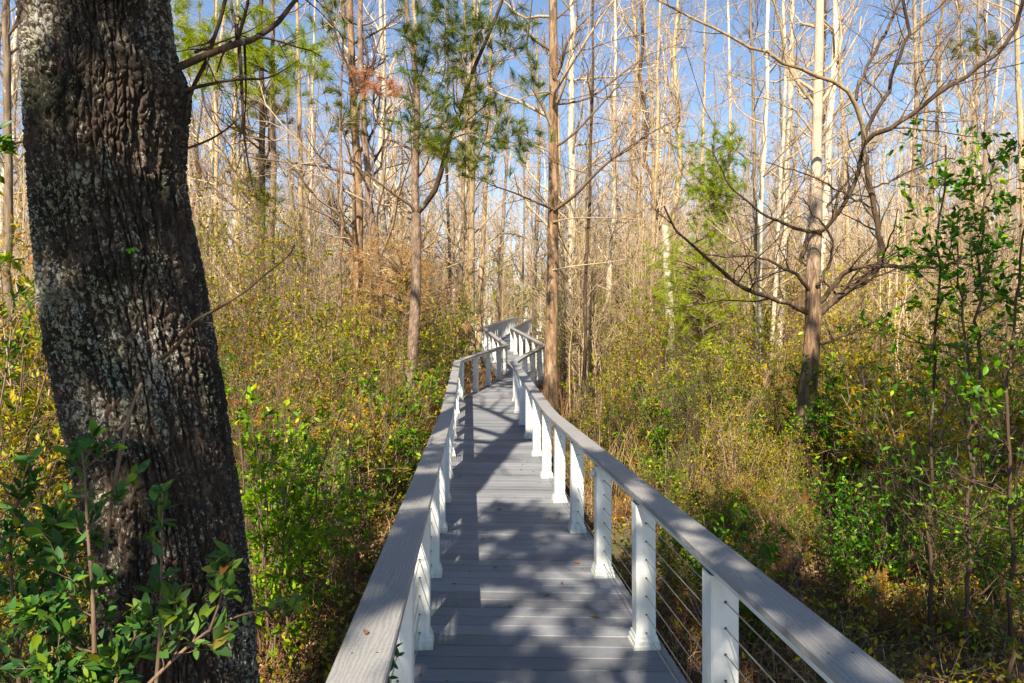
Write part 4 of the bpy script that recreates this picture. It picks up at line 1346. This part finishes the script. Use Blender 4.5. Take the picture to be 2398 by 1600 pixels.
def edge_saplings():
    rng = np.random.default_rng(81)
    specs = [
        ('slender leafy sapling with a pale grey stem nearest the forked bare cypress',
         [([(2172, 1640, 5.2), (2178, 1300, 5.2), (2182, 1000, 5.2), (2190, 800, 5.2), (2200, 620, 5.2), (2206, 430, 5.2), (2215, 340, 5.2)], 0.017, 0.006)], 4),
        ('taller twin stemmed leafy sapling nearest the picture edge',
         [([(2262, 1640, 5.0), (2268, 1300, 5.0), (2278, 1100, 5.0), (2262, 850, 5.0), (2250, 700, 5.0), (2240, 560, 5.0)], 0.018, 0.006),
          ([(2278, 1100, 5.0), (2300, 900, 5.05), (2285, 700, 5.1), (2300, 520, 5.1), (2330, 380, 5.1)], 0.014, 0.006)], 4),
        ('leafy sapling leaning outward at the very edge of the picture',
         [([(2360, 1640, 4.6), (2375, 1250, 4.6), (2360, 900, 4.6), (2390, 650, 4.6), (2400, 450, 4.6)], 0.016, 0.006)], 4)]
    for lab, stems, per in specs:
        base = at(*stems[0][0][0])
        root = empty('leafy_sapling', base, lab, 'sapling')
        lf, lw = MB(), MB()
        for pts, r0, r1 in stems:
            p = smooth_poly([at(*q) for q in pts], 24)[None]
            p[0, 1:-1] += rng.normal(size=(22, 3)) * 0.012
            rr = taper(r0, r1, 24)[None]
            mb = MB().tubes(p, rr, 10)
            P1, R1 = sprout(p, rr, 26, rng, (0.22, 1), (40, 80), (0.12, 0.26), rr=0.42, K=7, up=0.07, wob=0.2, rmin=0.003, fade=0.3)
            P2, R2 = sprout(P1, R1, 6, rng, (0.2, 1), (30, 70), (0.3, 0.65), rr=0.55, K=5, up=0.04, wob=0.2, rmin=0.0016)
            mb.tubes(P1, R1, 5).tubes(P2, R2, 4).build('stem', M['dark'], root, True, base)
            for T, n in ((P1, 7), (P2, 5)):
                pos, d = sample(T, n, rng, (0.2, 1.0))
                d = d / (np.linalg.norm(d, axis=1, keepdims=True) + 1e-9) + 0.7 * rng.normal(size=d.shape)
                z = HC - (pos[:, 2] - HC) * 0  # eye height
                hi = pos[:, 2] > 1.5 + 0.25 * rng.normal(size=len(pos))
                lf.leaves(pos[hi], d[hi], 0.058, rng, 0.5, 0.4, 0.12, True)
                lo = ~hi & (rng.uniform(size=len(pos)) < 0.6)
                lw.leaves(pos[lo], d[lo], 0.05, rng, 0.42, 0.4, 0.12, True)
        lf.build('foliage', M['leaf_bright'], root, True, base)
        lw.build('foliage', M['leaf_green'], root, True, base)


edge_saplings()


# ------------------------------------------------------------------ kinds that are copied: bare trees, saplings, shrubs
def variant_bare_tree(seed, bark, twig, h, r):
    rng = np.random.default_rng(seed)
    K = 18
    w = np.cumsum(rng.normal(size=(K, 2)), 0) * 0.09
    ln = rng.normal(size=2) * 0.35
    t = np.linspace(0, 1, K)
    P = np.column_stack([w[:, 0] + ln[0] * t * 2, w[:, 1] + ln[1] * t * 2, t * h])
    P[:, :2] -= P[0, :2]
    root = empty('bare_tree', (0, 0, 0), 'x', 'tree')
    Rr = radius_profile(r, K)[None]
    MB().tubes(P[None], Rr, 7).build('trunk', M[bark], root)
    mb = MB()
    add_crown(mb, P[None], Rr, rng, (40, 7, 5), (0.14, 1.0), (0.09, 0.22), rmin=0.006, up=0.15, ang=(30, 80))
    mb.build('crown', M[twig], root)
    return root


def variant_sapling(seed, h, twig):
    rng = np.random.default_rng(seed)
    root = empty('bare_sapling', (0, 0, 0), 'x', 'sapling')
    n = 7
    P, Rr = [], []
    for k in range(n):
        a = rng.uniform(0, 6.28)
        b = np.array([math.cos(a), math.sin(a), 0]) * rng.uniform(0, 0.5)
        t = np.linspace(0, 1, 10)[:, None]
        hh = h * rng.uniform(0.5, 1.0)
        w = np.cumsum(rng.normal(size=(10, 3)), 0) * [0.05, 0.05, 0]
        P.append(b + w + t * [0, 0, hh] + t * t * np.array([rng.normal(), rng.normal(), 0]) * 0.3)
        Rr.append(taper(0.010 * hh / 4 + 0.005, 0.0035, 10))
    P, Rr = np.array(P), np.array(Rr)
    P[:, 0, 2] -= 0.1
    MB().tubes(P, Rr, 5).build('stem', M[twig], root)
    mb = MB()
    P1, R1 = sprout(P, Rr, 20, rng, (0.1, 1), (25, 70), (0.14, 0.34), rr=0.5, K=5, up=0.10, rmin=0.005)
    P2, R2 = sprout(P1, R1, 6, rng, (0.15, 1), (25, 60), (0.25, 0.6), rr=0.6, K=4, up=0.08, rmin=0.0036)
    mb.tubes(P1, R1, 3).tubes(P2, R2, 3).build('crown', M[twig], root)
    if seed % 2 == 0:
        lo = P2[P2[:, 0, 2] < h * 0.55]
        pos, d = sample(lo, 2, rng, (0.3, 1))
        MB().leaves(pos, d * 5 + rng.normal(size=d.shape), 0.075, rng, 0.45, 0.4).build('foliage', M['leaf_yellow'], root)
    return root


def variant_shrub(seed, h, wd, leaf, size, per, name='leafy_bush', asp=0.42, stem='darktwig', n=(9, 9, 5)):
    rng = np.random.default_rng(seed)
    root = empty(name, (0, 0, 0), 'x', 'bush')
    P = []
    for k in range(n[0]):
        a = rng.uniform(0, 6.28)
        o = np.array([math.cos(a), math.sin(a), 0])
        hh = h * rng.uniform(0.55, 1.0)
        P.append(smooth_poly([o * 0.08 - [0, 0, 0.1], o * wd * rng.uniform(0.2, 0.45) + [0, 0, hh * 0.5], o * wd * rng.uniform(0.4, 1.0) + [0, 0, hh]], 9) + rng.normal(size=(9, 3)) * 0.02)
    P = np.array(P)
    Rr = np.tile(taper(0.011, 0.004, 9), (n[0], 1))
    mb = MB().tubes(P, Rr, 5)
    P1, R1 = sprout(P, Rr, n[1], rng, (0.1, 1), (30, 75), (0.2, 0.5), rr=0.5, K=5, up=0.08, rmin=0.003)
    P2, R2 = sprout(P1, R1, n[2], rng, (0.15, 1), (30, 70), (0.3, 0.65), rr=0.6, K=4, up=0.05, rmin=0.0022)
    mb.tubes(P1, R1, 3).tubes(P2, R2, 3).build('stem', M[stem], root)
    pos, d = sample(P2[rng.uniform(size=len(P2)) < 0.85], int(per * 1.7), rng, (0.2, 1))
    d = d / (np.linalg.norm(d, axis=1, keepdims=True) + 1e-9)
    MB().leaves(pos, d + 0.7 * rng.normal(size=d.shape), size, rng, asp, 0.4).build('foliage', M[leaf], root)
    return root


TREES = [variant_bare_tree(200 + i, bk, tw, h, r) for i, (bk, tw, h, r) in enumerate([
    ('tan', 'twig', 17, 0.10), ('pale', 'palewood', 19, 0.13), ('grey', 'redtwig', 16, 0.09), ('dark', 'redtwig', 15, 0.10), ('tan', 'palewood', 20, 0.15), ('dark', 'twig', 17, 0.13), ('pale', 'redtwig', 14, 0.07), ('grey', 'darktwig', 18, 0.10), ('tan', 'twig', 13, 0.055), ('pale', 'twig', 18, 0.11), ('dark', 'darktwig', 12, 0.05)])]
SAPS = [variant_sapling(230 + i, h, tw) for i, (h, tw) in enumerate([(6.0, 'twig'), (8.5, 'palewood'), (4.5, 'redtwig'), (9.5, 'twig'), (3.6, 'darktwig'), (7.0, 'palewood'), (5.0, 'twig'), (6.5, 'darktwig')])]
SH = {'olive': [variant_shrub(250 + i, h, w, 'leaf_olive', s, p, 'olive_bush', asp=a, stem=st) for i, (h, w, s, p, a, st) in enumerate([(2.2, 0.9, 0.055, 6, 0.42, 'redtwig'), (1.7, 0.8, 0.04, 8, 0.5, 'darktwig'), (2.7, 1.0, 0.085, 4, 0.3, 'darktwig')])],
      'green': [variant_shrub(260 + i, h, w, 'leaf_green', s, p, 'green_bush', asp=a) for i, (h, w, s, p, a) in enumerate([(1.9, 0.8, 0.085, 4, 0.5), (1.3, 0.7, 0.05, 6, 0.42), (2.5, 0.8, 0.065, 5, 0.3)])],
      'yellow': [variant_shrub(270 + i, h, w, 'leaf_yellow', s, p, 'yellow_bush', asp=a, stem='redtwig') for i, (h, w, s, p, a) in enumerate([(1.5, 0.8, 0.08, 4, 0.3), (1.0, 0.7, 0.04, 7, 0.45), (2.1, 0.8, 0.06, 5, 0.45)])],
      'rust': [variant_shrub(280 + i, h, w, 'leaf_rust', s, p, 'rusty_bush', stem='redtwig') for i, (h, w, s, p) in enumerate([(1.8, 0.8, 0.075, 3), (1.3, 0.7, 0.04, 6), (2.2, 0.9, 0.055, 4)])]}
USED = set()


def blocked(x, y, pad):
    """keeps plants off the boardwalk"""
    if y < -1 or y > 50:
        return False
    l = np.interp(y, LEFT[:, 1], LEFT[:, 0])
    r = np.interp(y, RIGHT[:, 1], RIGHT[:, 0])
    return l - pad < x < r + pad


def place(proto, x, y, label, group, s=1.0, sz=1.0):
    first = proto.name not in USED
    USED.add(proto.name)
    o = proto if first else copy_thing(proto)
    o.location = (x, y, float(gz(x, y)) - 0.03)
    o.rotation_euler = (random.uniform(-0.03, 0.03), random.uniform(-0.03, 0.03), random.uniform(0, 6.283))
    o.scale = (s, s, s * sz)
    tag(o, label, None, group)
    return o


def hides_walk(x, y, r):
    p = px_of(x, y)
    return y < 47 and 1118 - r / y * F < p < 1262 + r / y * F


def px_of(x, y):
    return 1199 + x / y * F


rr_ = random.Random(17)
# far bare trees
n = 0
while n < 190:
    y = 20 + 55 * (rr_.random() ** 0.9)
    x = (rr_.random() * 2 - 1) * (y * 0.80)
    if blocked(x, y, 0.7):
        continue
    if hides_walk(x, y, 0.3):
        continue
    place(rr_.choice(TREES), x, y, 'tall thin bare tree among the crowded leafless trees of the sunny woods', 'leafless trees crowding the woods', rr_.uniform(0.75, 1.1))
    n += 1
# bare saplings: the tan tangle of stems
n = 0
while n < 285:
    y = 16 + 38 * rr_.random() ** 1.2
    x = (rr_.random() * 2 - 1) * (y * 0.80)
    if blocked(x, y, 0.6):
        continue
    if hides_walk(x, y, 0.6):
        continue
    if abs(px_of(x, y) - 1895) < 60 and y < 9.5:
        continue
    place(rr_.choice(SAPS), x, y, 'clump of thin tan leafless stems in the tangle of the understorey', 'bare stems of the understorey', rr_.uniform(0.7, 1.1))
    n += 1

LAB = {'olive': ('waist to head high olive green bush with a few rusty leaves in the undergrowth', 'olive bushes of the undergrowth'),
       'green': ('fresh green small leaved bush in the undergrowth beside the boardwalk', 'green bushes of the undergrowth'),
       'yellow': ('sunlit yellow green bush in the open brush of the woods', 'yellow green bushes of the brush'),
       'rust': ('bush with rusty orange autumn leaves in the undergrowth', 'rusty leaved bushes of the undergrowth')}


def bushes(n, x_rng, y_rng, kinds, s=(0.7, 1.1), pad=0.75):
    k = 0
    tries = 0
    while k < n and tries < n * 40:
        tries += 1
        y = rr_.uniform(*y_rng)
        p = rr_.uniform(*x_rng)
        x = (p - 1199) / F * y
        if blocked(x, y, pad) or (y > 14 and hides_walk(x, y, 0.8)) or (y < 9.5 and s[1] > 0.4 and abs(p - 1895) < 0.45 / y * F):
            continue
        kd = rr_.choice(kinds)
        place(rr_.choice(SH[kd]), x, y, *LAB[kd], rr_.uniform(*s))
        k += 1


bushes(8, (560, 800), (5.2, 7.5), ['green', 'green', 'olive'], (0.5, 0.85))
bushes(34, (420, 1010), (7.5, 12), ['olive', 'rust', 'rust', 'olive', 'green'], (0.5, 1.0))
bushes(48, (350, 1080), (11, 20), ['olive', 'rust', 'green', 'yellow', 'rust'], (0.6, 1.35))
bushes(9, (-120, 260), (3.4, 4.8), ['green', 'olive'], (0.45, 0.75))
bushes(14, (-80, 140), (5, 12), ['yellow', 'olive', 'green'], (0.9, 1.5))
bushes(36, (1340, 1850), (9, 13), ['yellow', 'olive', 'yellow', 'green'], (0.35, 0.85))
bushes(74, (1320, 2420), (12.5, 20), ['yellow', 'olive', 'yellow', 'yellow', 'rust', 'green'], (0.5, 1.2))
bushes(28, (1850, 2420), (7, 12), ['green', 'olive', 'yellow', 'yellow'], (0.6, 1.2))
bushes(44, (1560, 2400), (4.6, 8.5), ['green', 'olive', 'green', 'rust'], (0.2, 0.6))
bushes(9, (600, 1030), (8.5, 14), ['green', 'green', 'olive'], (0.8, 1.15))
bushes(12, (1330, 1720), (9.5, 14), ['green', 'yellow', 'green', 'olive'], (0.6, 0.95))
bushes(16, (1440, 1880), (7.5, 10.5), ['green', 'olive', 'rust'], (0.25, 0.5))
bushes(14, (1690, 1885), (7.6, 9.6), ['green', 'olive', 'yellow'], (0.2, 0.38), 0.5)
for p, y, kd, q in [(1800, 7.2, 'olive', 0.34), (1850, 7.7, 'green', 0.36), (1885, 8.3, 'rust', 0.34), (1830, 8.6, 'olive', 0.38), (1900, 7.5, 'olive', 0.32), (1770, 8.2, 'rust', 0.36), (1740, 7.4, 'green', 0.3), (1865, 9.0, 'green', 0.3), (1930, 8.9, 'olive', 0.4), (1810, 9.3, 'yellow', 0.4), (1890, 7.0, 'green', 0.3), (1850, 6.7, 'rust', 0.3)]:
    place(rr_.choice(SH[kd]), (p - 1199) / F * y, y, *LAB[kd], q)
bushes(12, (1700, 2250), (8.5, 11.5), ['yellow', 'olive', 'green'], (0.35, 0.7))
bushes(64, (-100, 2450), (19, 36), ['yellow', 'olive', 'yellow', 'green'], (1.0, 2.1))
for k in range(64):
    y = rr_.uniform(5.5, 13.5)
    x = (rr_.uniform(420, 2400) - 1199) / F * y
    if not blocked(x, y, 0.5) and not hides_walk(x, y, 0.4) and not 1700 < px_of(x, y) < 2050:
        place(rr_.choice([SAPS[2], SAPS[4], SAPS[7]]), x, y, 'low brush of leafless stems standing among the bushes by the boardwalk', 'low leafless brush', rr_.uniform(0.22, 0.45))

rng = np.random.default_rng(91)
b = variant_shrub(301, 2.0, 0.75, 'leaf_bright', 0.075, 7, n=(9, 9, 5), asp=0.45)
b.location = ((2010 - 1199) / F * 8.6, 8.6, float(gz(4, 8.6)))
b.scale = (0.85, 0.85, 0.9)
tag(b, 'fresh green leafy bush in front of the foot of the forked bare cypress', 'bush')
b = variant_shrub(302, 1.85, 0.55, 'leaf_lime', 0.06, 6, n=(9, 9, 5), asp=0.45)
b.location = ((645 - 1199) / F * 4.8, 4.8, float(gz(-1.6, 4.8)))
tag(b, 'bright yellow green sunlit bush between the oak trunk and the railing', 'bush')
b = variant_shrub(303, 1.1, 0.5, 'leaf_lime', 0.05, 6, n=(9, 9, 5), asp=0.45)
b.location = ((720 - 1199) / F * 5.6, 5.6, float(gz(-1.7, 5.6)))
tag(b, 'smaller lime green bush low down between the tall bright bush and the railing', 'bush')

for i, (p, y, h, w, lf, lab) in enumerate([
        (470, 12.5, 5.2, 1.5, 'leaf_olive', 'small leafy tree with olive foliage just clear of the oak trunk'),
        (600, 14.0, 4.6, 1.5, 'leaf_olive', 'small leafy olive green tree under the low oak branches'),
        (735, 14.5, 4.0, 1.2, 'leaf_yellow', 'small yellow leaved tree between the oak and the orange brown cypress'),
        (1325, 17.5, 4.4, 0.5, 'leaf_yellow', 'vine clad upright shrub of yellow green leaves close beside the central cypress'),
        (1205, 56.0, 7.0, 3.0, 'leaf_yellow', 'yellow green bushy tree beyond the far end of the boardwalk'),
        (20, 11.0, 4.4, 1.6, 'leaf_olive', 'small leafy tree seen past the far side of the oak trunk'),
        (540, 17.0, 6.5, 1.6, 'leaf_yellow', 'tall sunlit yellow green tree behind the olive trees by the oak'),
        (660, 18.0, 5.4, 1.5, 'leaf_green', 'fresh green small tree midway between the oak and the reddish trunks'),
        (790, 15.5, 3.6, 1.0, 'leaf_olive', 'olive small tree at the foot of the orange brown cypress'),
        (920, 19.0, 4.0, 1.2, 'leaf_yellow', 'yellow green small tree behind the rusty dead conifer'),
        (1040, 22.0, 4.4, 1.3, 'leaf_olive', 'olive small tree beside the close pair of trunks'),
        (1390, 21.0, 4.6, 1.4, 'leaf_yellow', 'yellow green small tree beyond the slender dark trunk'),
        (1480, 24.0, 5.4, 1.6, 'leaf_olive', 'olive small tree before the trunks that form a narrow V'),
        (1760, 19.0, 4.4, 1.5, 'leaf_yellow', 'yellow green small tree at the foot of the white barked pair'),
        (1990, 14.0, 3.8, 1.4, 'leaf_yellow', 'sunny yellow green small tree right behind the forked bare cypress'),
        (2090, 17.0, 4.6, 1.5, 'leaf_olive', 'olive small tree behind the slender leafy sapling'),
        (2250, 13.0, 3.8, 1.5, 'leaf_yellow', 'sunny yellow green small tree behind the twin stemmed sapling'),
        (2370, 10.5, 3.8, 1.4, 'leaf_green', 'fresh green small tree at the picture edge behind the saplings')]):
    b = variant_shrub(320 + i, h, w, lf, 0.07 if y < 30 else 0.2, 5, name='small_tree', n=(10, 12, 5))
    x = (p - 1199) / F * y
    b.location = (x, y, float(gz(x, y)) - 0.05)
    tag(b, lab, 'tree')

# ------------------------------------------------------------------ stuff: dry grass, leaf litter, far woods
def dry_brush():
    rng = np.random.default_rng(95)
    mb = MB()
    N = 46000
    y = 2.6 + 24 * rng.uniform(size=N) ** 1.7
    px = rng.uniform(380, 2460, N)
    x = (px - 1199) / F * y
    l = np.interp(y, LEFT[:, 1], LEFT[:, 0]) - 0.16
    r = np.interp(y, RIGHT[:, 1], RIGHT[:, 0]) + 0.16
    ok = (x < l) | (x > r)
    cl = np.sin(x * 2.1 + y) + np.sin(y * 1.7 - x * 0.8) + rng.normal(size=N) * 0.9
    ok &= cl > np.interp(y, [3, 7, 11], [-0.4, 0.0, -0.3])
    x, y = x[ok], y[ok]
    N = len(x)
    h = rng.uniform(0.12, 0.7, N) * np.interp(y, [3, 8, 12, 20], [0.45, 0.65, 1.0, 1.7])
    a = rng.uniform(0, 6.283, N)
    lean = rng.uniform(0.1, 1.6, N) * h
    b = np.column_stack([x, y, gz(x, y) - 0.02])
    d = np.column_stack([np.cos(a), np.sin(a), np.zeros(N)])
    P = np.stack([b, b + d * (lean * 0.3)[:, None] + np.column_stack([0 * h, 0 * h, h * 0.6]), b + d * lean[:, None] + np.column_stack([0 * h, 0 * h, h * rng.uniform(0.7, 1.0, N)])], 1)
    w = np.interp(y, [3, 20], [0.0022, 0.006])
    mb.tubes(P, w[:, None] * np.array([1, 0.9, 0.4])[None], 3)
    o = mb.build('dry_grass', M['drystem'])
    tag(o, 'tangled dry tan grass and dead stems covering the forest floor', 'dry grass', None, 'stuff')
    N = 6500
    y = 8.5 + 17 * rng.uniform(size=N) ** 1.2
    px = np.where(rng.uniform(size=N) < 0.68, rng.uniform(1310, 2460, N), rng.uniform(420, 1080, N))
    x = (px - 1199) / F * y
    l = np.interp(y, LEFT[:, 1], LEFT[:, 0]) - 0.4
    r = np.interp(y, RIGHT[:, 1], RIGHT[:, 0]) + 0.4
    cl = np.sin(x * 1.4 + y * 0.6) + np.sin(y * 1.1 - x * 0.9) + rng.normal(size=N) * 0.6
    ok = ((x < l) | (x > r)) & (cl > 0)
    x, y = x[ok], y[ok]
    N = len(x)
    h = rng.uniform(0.35, 1.3, N)
    b = np.column_stack([x, y, gz(x, y) - 0.02])
    t = np.linspace(0, 1, 5)
    sway = rng.normal(size=(N, 1, 2)) * 0.22
    P = np.stack([b[:, None, 0] + sway[:, :, 0] * h[:, None] * t ** 2, b[:, None, 1] + sway[:, :, 1] * h[:, None] * t ** 2, b[:, None, 2] + h[:, None] * t], -1)
    P[:, 1:, :2] += np.cumsum(rng.normal(size=(N, 4, 2)), 1) * 0.012
    Rr = np.tile(taper(0.0045, 0.0018, 5), (N, 1))
    mb = MB().tubes(P, Rr, 3)
    k = rng.uniform(size=N) < 0.45
    P1, R1 = sprout(P[k], Rr[k], 3, rng, (0.45, 1), (20, 50), (0.15, 0.35), rr=0.6, K=3, up=0.15, rmin=0.0018)
    o = mb.tubes(P1, R1, 3).build('tall_dry_stems', M['reed'])
    tag(o, 'tall golden tan dry weed stems standing between the bushes', 'dry weeds', None, 'stuff')
    N = 26000
    y = 2.4 + 16 * rng.uniform(size=N) ** 1.6
    px = rng.uniform(300, 2460, N)
    x = (px - 1199) / F * y
    pos = np.column_stack([x, y, gz(x, y) + rng.uniform(0.0, 0.07, N)])
    d = rng.normal(size=(N, 3)) * [1, 1, 0.3]
    o = MB().leaves(pos, d, 0.075, rng, 0.5, 0.8).build('leaf_litter', M['litter'])
    tag(o, 'brown fallen leaves scattered over the forest floor', 'leaf litter', None, 'stuff')
    N = 420
    y = 3.2 + 9 * rng.uniform(size=N) ** 1.4
    px = rng.uniform(400, 2460, N)
    x = (px - 1199) / F * y
    l = np.interp(y, LEFT[:, 1], LEFT[:, 0]) - 0.5
    r = np.interp(y, RIGHT[:, 1], RIGHT[:, 0]) + 0.5
    ok = (x < l) | (x > r)
    x, y = x[ok], y[ok]
    N = len(x)
    a = rng.uniform(0, 6.283, N)
    L = rng.uniform(0.25, 1.1, N)
    el = np.abs(rng.normal(size=N)) * 0.45
    d = np.column_stack([np.cos(a) * np.cos(el), np.sin(a) * np.cos(el), np.sin(el)])
    b = np.column_stack([x, y, gz(x, y) + 0.02])
    t = np.linspace(0, 1, 6)
    P = b[:, None, :] + d[:, None, :] * (L[:, None] * t)[..., None] + np.cumsum(rng.normal(size=(N, 6, 3)), 1) * 0.012
    ok = ~((P[:, -1, 0] > np.interp(P[:, -1, 1], LEFT[:, 1], LEFT[:, 0]) - 0.1) & (P[:, -1, 0] < np.interp(P[:, -1, 1], RIGHT[:, 1], RIGHT[:, 0]) + 0.1))
    P = P[ok]
    Rr = np.tile(taper(0.006, 0.002, 6), (len(P), 1)) * rng.uniform(0.5, 1.3, len(P))[:, None]
    P1, R1 = sprout(P, Rr, 4, rng, (0.2, 1), (25, 65), (0.2, 0.5), rr=0.5, K=4, rmin=0.0015)
    o = MB().tubes(P, Rr, 5).tubes(P1, R1, 4).build('brushwood', M['grey'])
    tag(o, 'dead grey sticks and twigs lying across the forest floor', 'brushwood', None, 'stuff')
    # low green ground cover
    N = 34000
    y = 3.6 + 20 * rng.uniform(size=N) ** 1.5
    px = rng.uniform(420, 2460, N)
    x = (px - 1199) / F * y
    cl = np.sin(x * 1.3 - y * 0.7) + np.sin(y * 1.1 + x * 0.9) + rng.normal(size=N) * 0.4
    l = np.interp(y, LEFT[:, 1], LEFT[:, 0]) - 0.2
    r = np.interp(y, RIGHT[:, 1], RIGHT[:, 0]) + 0.2
    ok = ((x < l) | (x > r)) & (cl > -0.3)
    x, y = x[ok], y[ok]
    pos = np.column_stack([x, y, gz(x, y) + rng.uniform(0.02, 0.38, len(x))])
    o = MB().leaves(pos, rng.normal(size=(len(x), 3)) + [0, 0, 0.3], 0.06, rng, 0.45, 0.5).build('ground_cover', M['leaf_olive'])
    tag(o, 'low green seedlings and vines covering the forest floor', 'ground cover', None, 'stuff')


dry_brush()


def far_woods():
    rng = np.random.default_rng(97)
    N = 420
    y = 62 + 60 * rng.uniform(size=N)
    x = (rng.uniform(-1, 1, N)) * y * 0.85
    h = rng.uniform(13, 21, N)
    K = 10
    t = np.linspace(0, 1, K)
    w = np.cumsum(rng.normal(size=(N, K, 2)), 1) * 0.12
    P = np.stack([x[:, None] + w[:, :, 0], y[:, None] + w[:, :, 1], gz(x, y)[:, None] - 0.2 + t[None] * h[:, None]], -1)
    Rr = np.stack([radius_profile(r, K) for r in rng.uniform(0.08, 0.16, N)])
    mb = MB().tubes(P, Rr, 5)
    P1, R1 = sprout(P, Rr, 22, rng, (0.1, 1), (25, 60), (0.12, 0.25), rr=0.4, K=4, up=0.2, rmin=0.018)
    P2, R2 = sprout(P1, R1, 7, rng, (0.1, 1), (25, 60), (0.35, 0.7), rr=0.6, K=3, up=0.1, rmin=0.013)
    mb.tubes(P1, R1, 3).tubes(P2, R2, 3)
    o = mb.build('far_woods', M['twig'])
    tag(o, 'hazy tan mass of leafless far trees closing the view', 'woods', None, 'stuff')
    N = 60000
    y = 30 + 90 * rng.uniform(size=N)
    x = rng.uniform(-1, 1, N) * y * 0.85
    z = rng.uniform(0, 1, N) ** 1.5 * 3.4
    pos = np.column_stack([x, y, gz(x, y) + z])
    cl = np.sin(x * 0.9) + np.sin(y * 0.8 + x * 0.4) + rng.normal(size=N) * 0.5
    ok = cl > 0.0
    for k in range(1, 1):
        pass
    ok &= ~((np.abs(px_of(x, y) - 1190) < 90) & (y < 60))
    o = MB().leaves(pos[ok], rng.normal(size=(ok.sum(), 3)), 0.22, rng, 0.45, 0.3).build('far_undergrowth', M['leaf_yellow'])
    tag(o, 'far yellow green undergrowth between the distant trunks', 'undergrowth', None, 'stuff')


far_woods()


def far_tangle():
    rng = np.random.default_rng(98)
    N = 1300
    y = 27 + 45 * rng.uniform(size=N)
    x = rng.uniform(-1, 1, N) * y * 0.82
    ok = ~((px_of(x, y) > 1105) & (px_of(x, y) < 1280) & (y < 50))
    x, y = x[ok], y[ok]
    N = len(x)
    h = rng.uniform(3.5, 9.5, N)
    K = 6
    t = np.linspace(0, 1, K)
    w = np.cumsum(rng.normal(size=(N, K, 2)), 1) * 0.16
    P = np.stack([x[:, None] + w[:, :, 0], y[:, None] + w[:, :, 1], gz(x, y)[:, None] - 0.1 + t[None] * h[:, None]], -1)
    Rr = rng.uniform(0.02, 0.045, N)[:, None] * np.linspace(1, 0.3, K)
    P1, R1 = sprout(P, Rr, 11, rng, (0.08, 1), (20, 65), (0.2, 0.42), rr=0.55, K=4, up=0.15, rmin=0.012)
    P2, R2 = sprout(P1, R1, 4, rng, (0.1, 1), (25, 60), (0.35, 0.7), rr=0.6, K=3, up=0.1, rmin=0.009)
    o = MB().tubes(P, Rr, 4).tubes(P1, R1, 3).tubes(P2, R2, 3).build('far_thicket', M['twig'])
    tag(o, 'pale tan tangle of far leafless stems and twigs between the trunks', 'thicket', None, 'stuff')


far_tangle()


# ------------------------------------------------------------------ evergreen oaks behind the viewpoint: they shade the near boardwalk
def shade_oak(x, y, h, rad, seed, label, per=9, zlo=3.2):
    rng = np.random.default_rng(seed)
    g = float(gz(x, y))
    P = np.column_stack([x + np.cumsum(rng.normal(size=12)) * 0.05, y + np.cumsum(rng.normal(size=12)) * 0.05, np.linspace(g - 0.2, g + h, 12)])
    base = P[0].copy()
    root = empty('oak_tree', base, label, 'tree')
    Rr = radius_profile(0.22, 12)[None]
    MB().tubes(P[None], Rr, 12).build('trunk', M['dark'], root, True, base)
    P1, R1 = sprout(P[None], Rr, 26, rng, (zlo / h, 1), (50, 90), (rad * 0.7, rad * 1.3), absolute=True, rr=0.32, K=8, up=0.01, wob=0.14, fade=0.3)
    P2, R2 = sprout(P1, R1, 8, rng, (0.3, 1), (30, 60), (0.25, 0.45), rr=0.5, K=6, up=0.04)
    P3, R3 = sprout(P2, R2, 7, rng, (0.1, 1), (30, 70), (0.3, 0.7), rr=0.6, K=4)
    cr = MB().tubes(P1, R1, 6).tubes(P2, R2, 4).tubes(P3, R3, 3).build('crown', M['dark'], root, True, base)
    pos, d = sample(P3, per, rng, (0.1, 1))
    d = d / (np.linalg.norm(d, axis=1, keepdims=True) + 1e-9)
    MB().leaves(pos, d + 0.7 * rng.normal(size=d.shape), 0.14, rng, 0.45, 0.4).build('foliage', M['leaf_dark'], cr, True, base)


shade_oak(-0.9, -4.1, 9.5, 3.0, 401, 'leafy evergreen oak standing behind the viewpoint on the oak side', 20)
shade_oak(2.8, -1.1, 10.5, 3.9, 402, 'leafy evergreen oak standing behind the viewpoint on the far rail side', 18, 4.4)
shade_oak(6.8, 1.0, 10.5, 3.6, 403, 'leafy evergreen oak standing beside the boardwalk out past the railing', 17, 5.0)
shade_oak(-4.4, -5.2, 8.0, 2.4, 404, 'leafy evergreen oak standing behind the viewpoint farthest from the railing', 9)
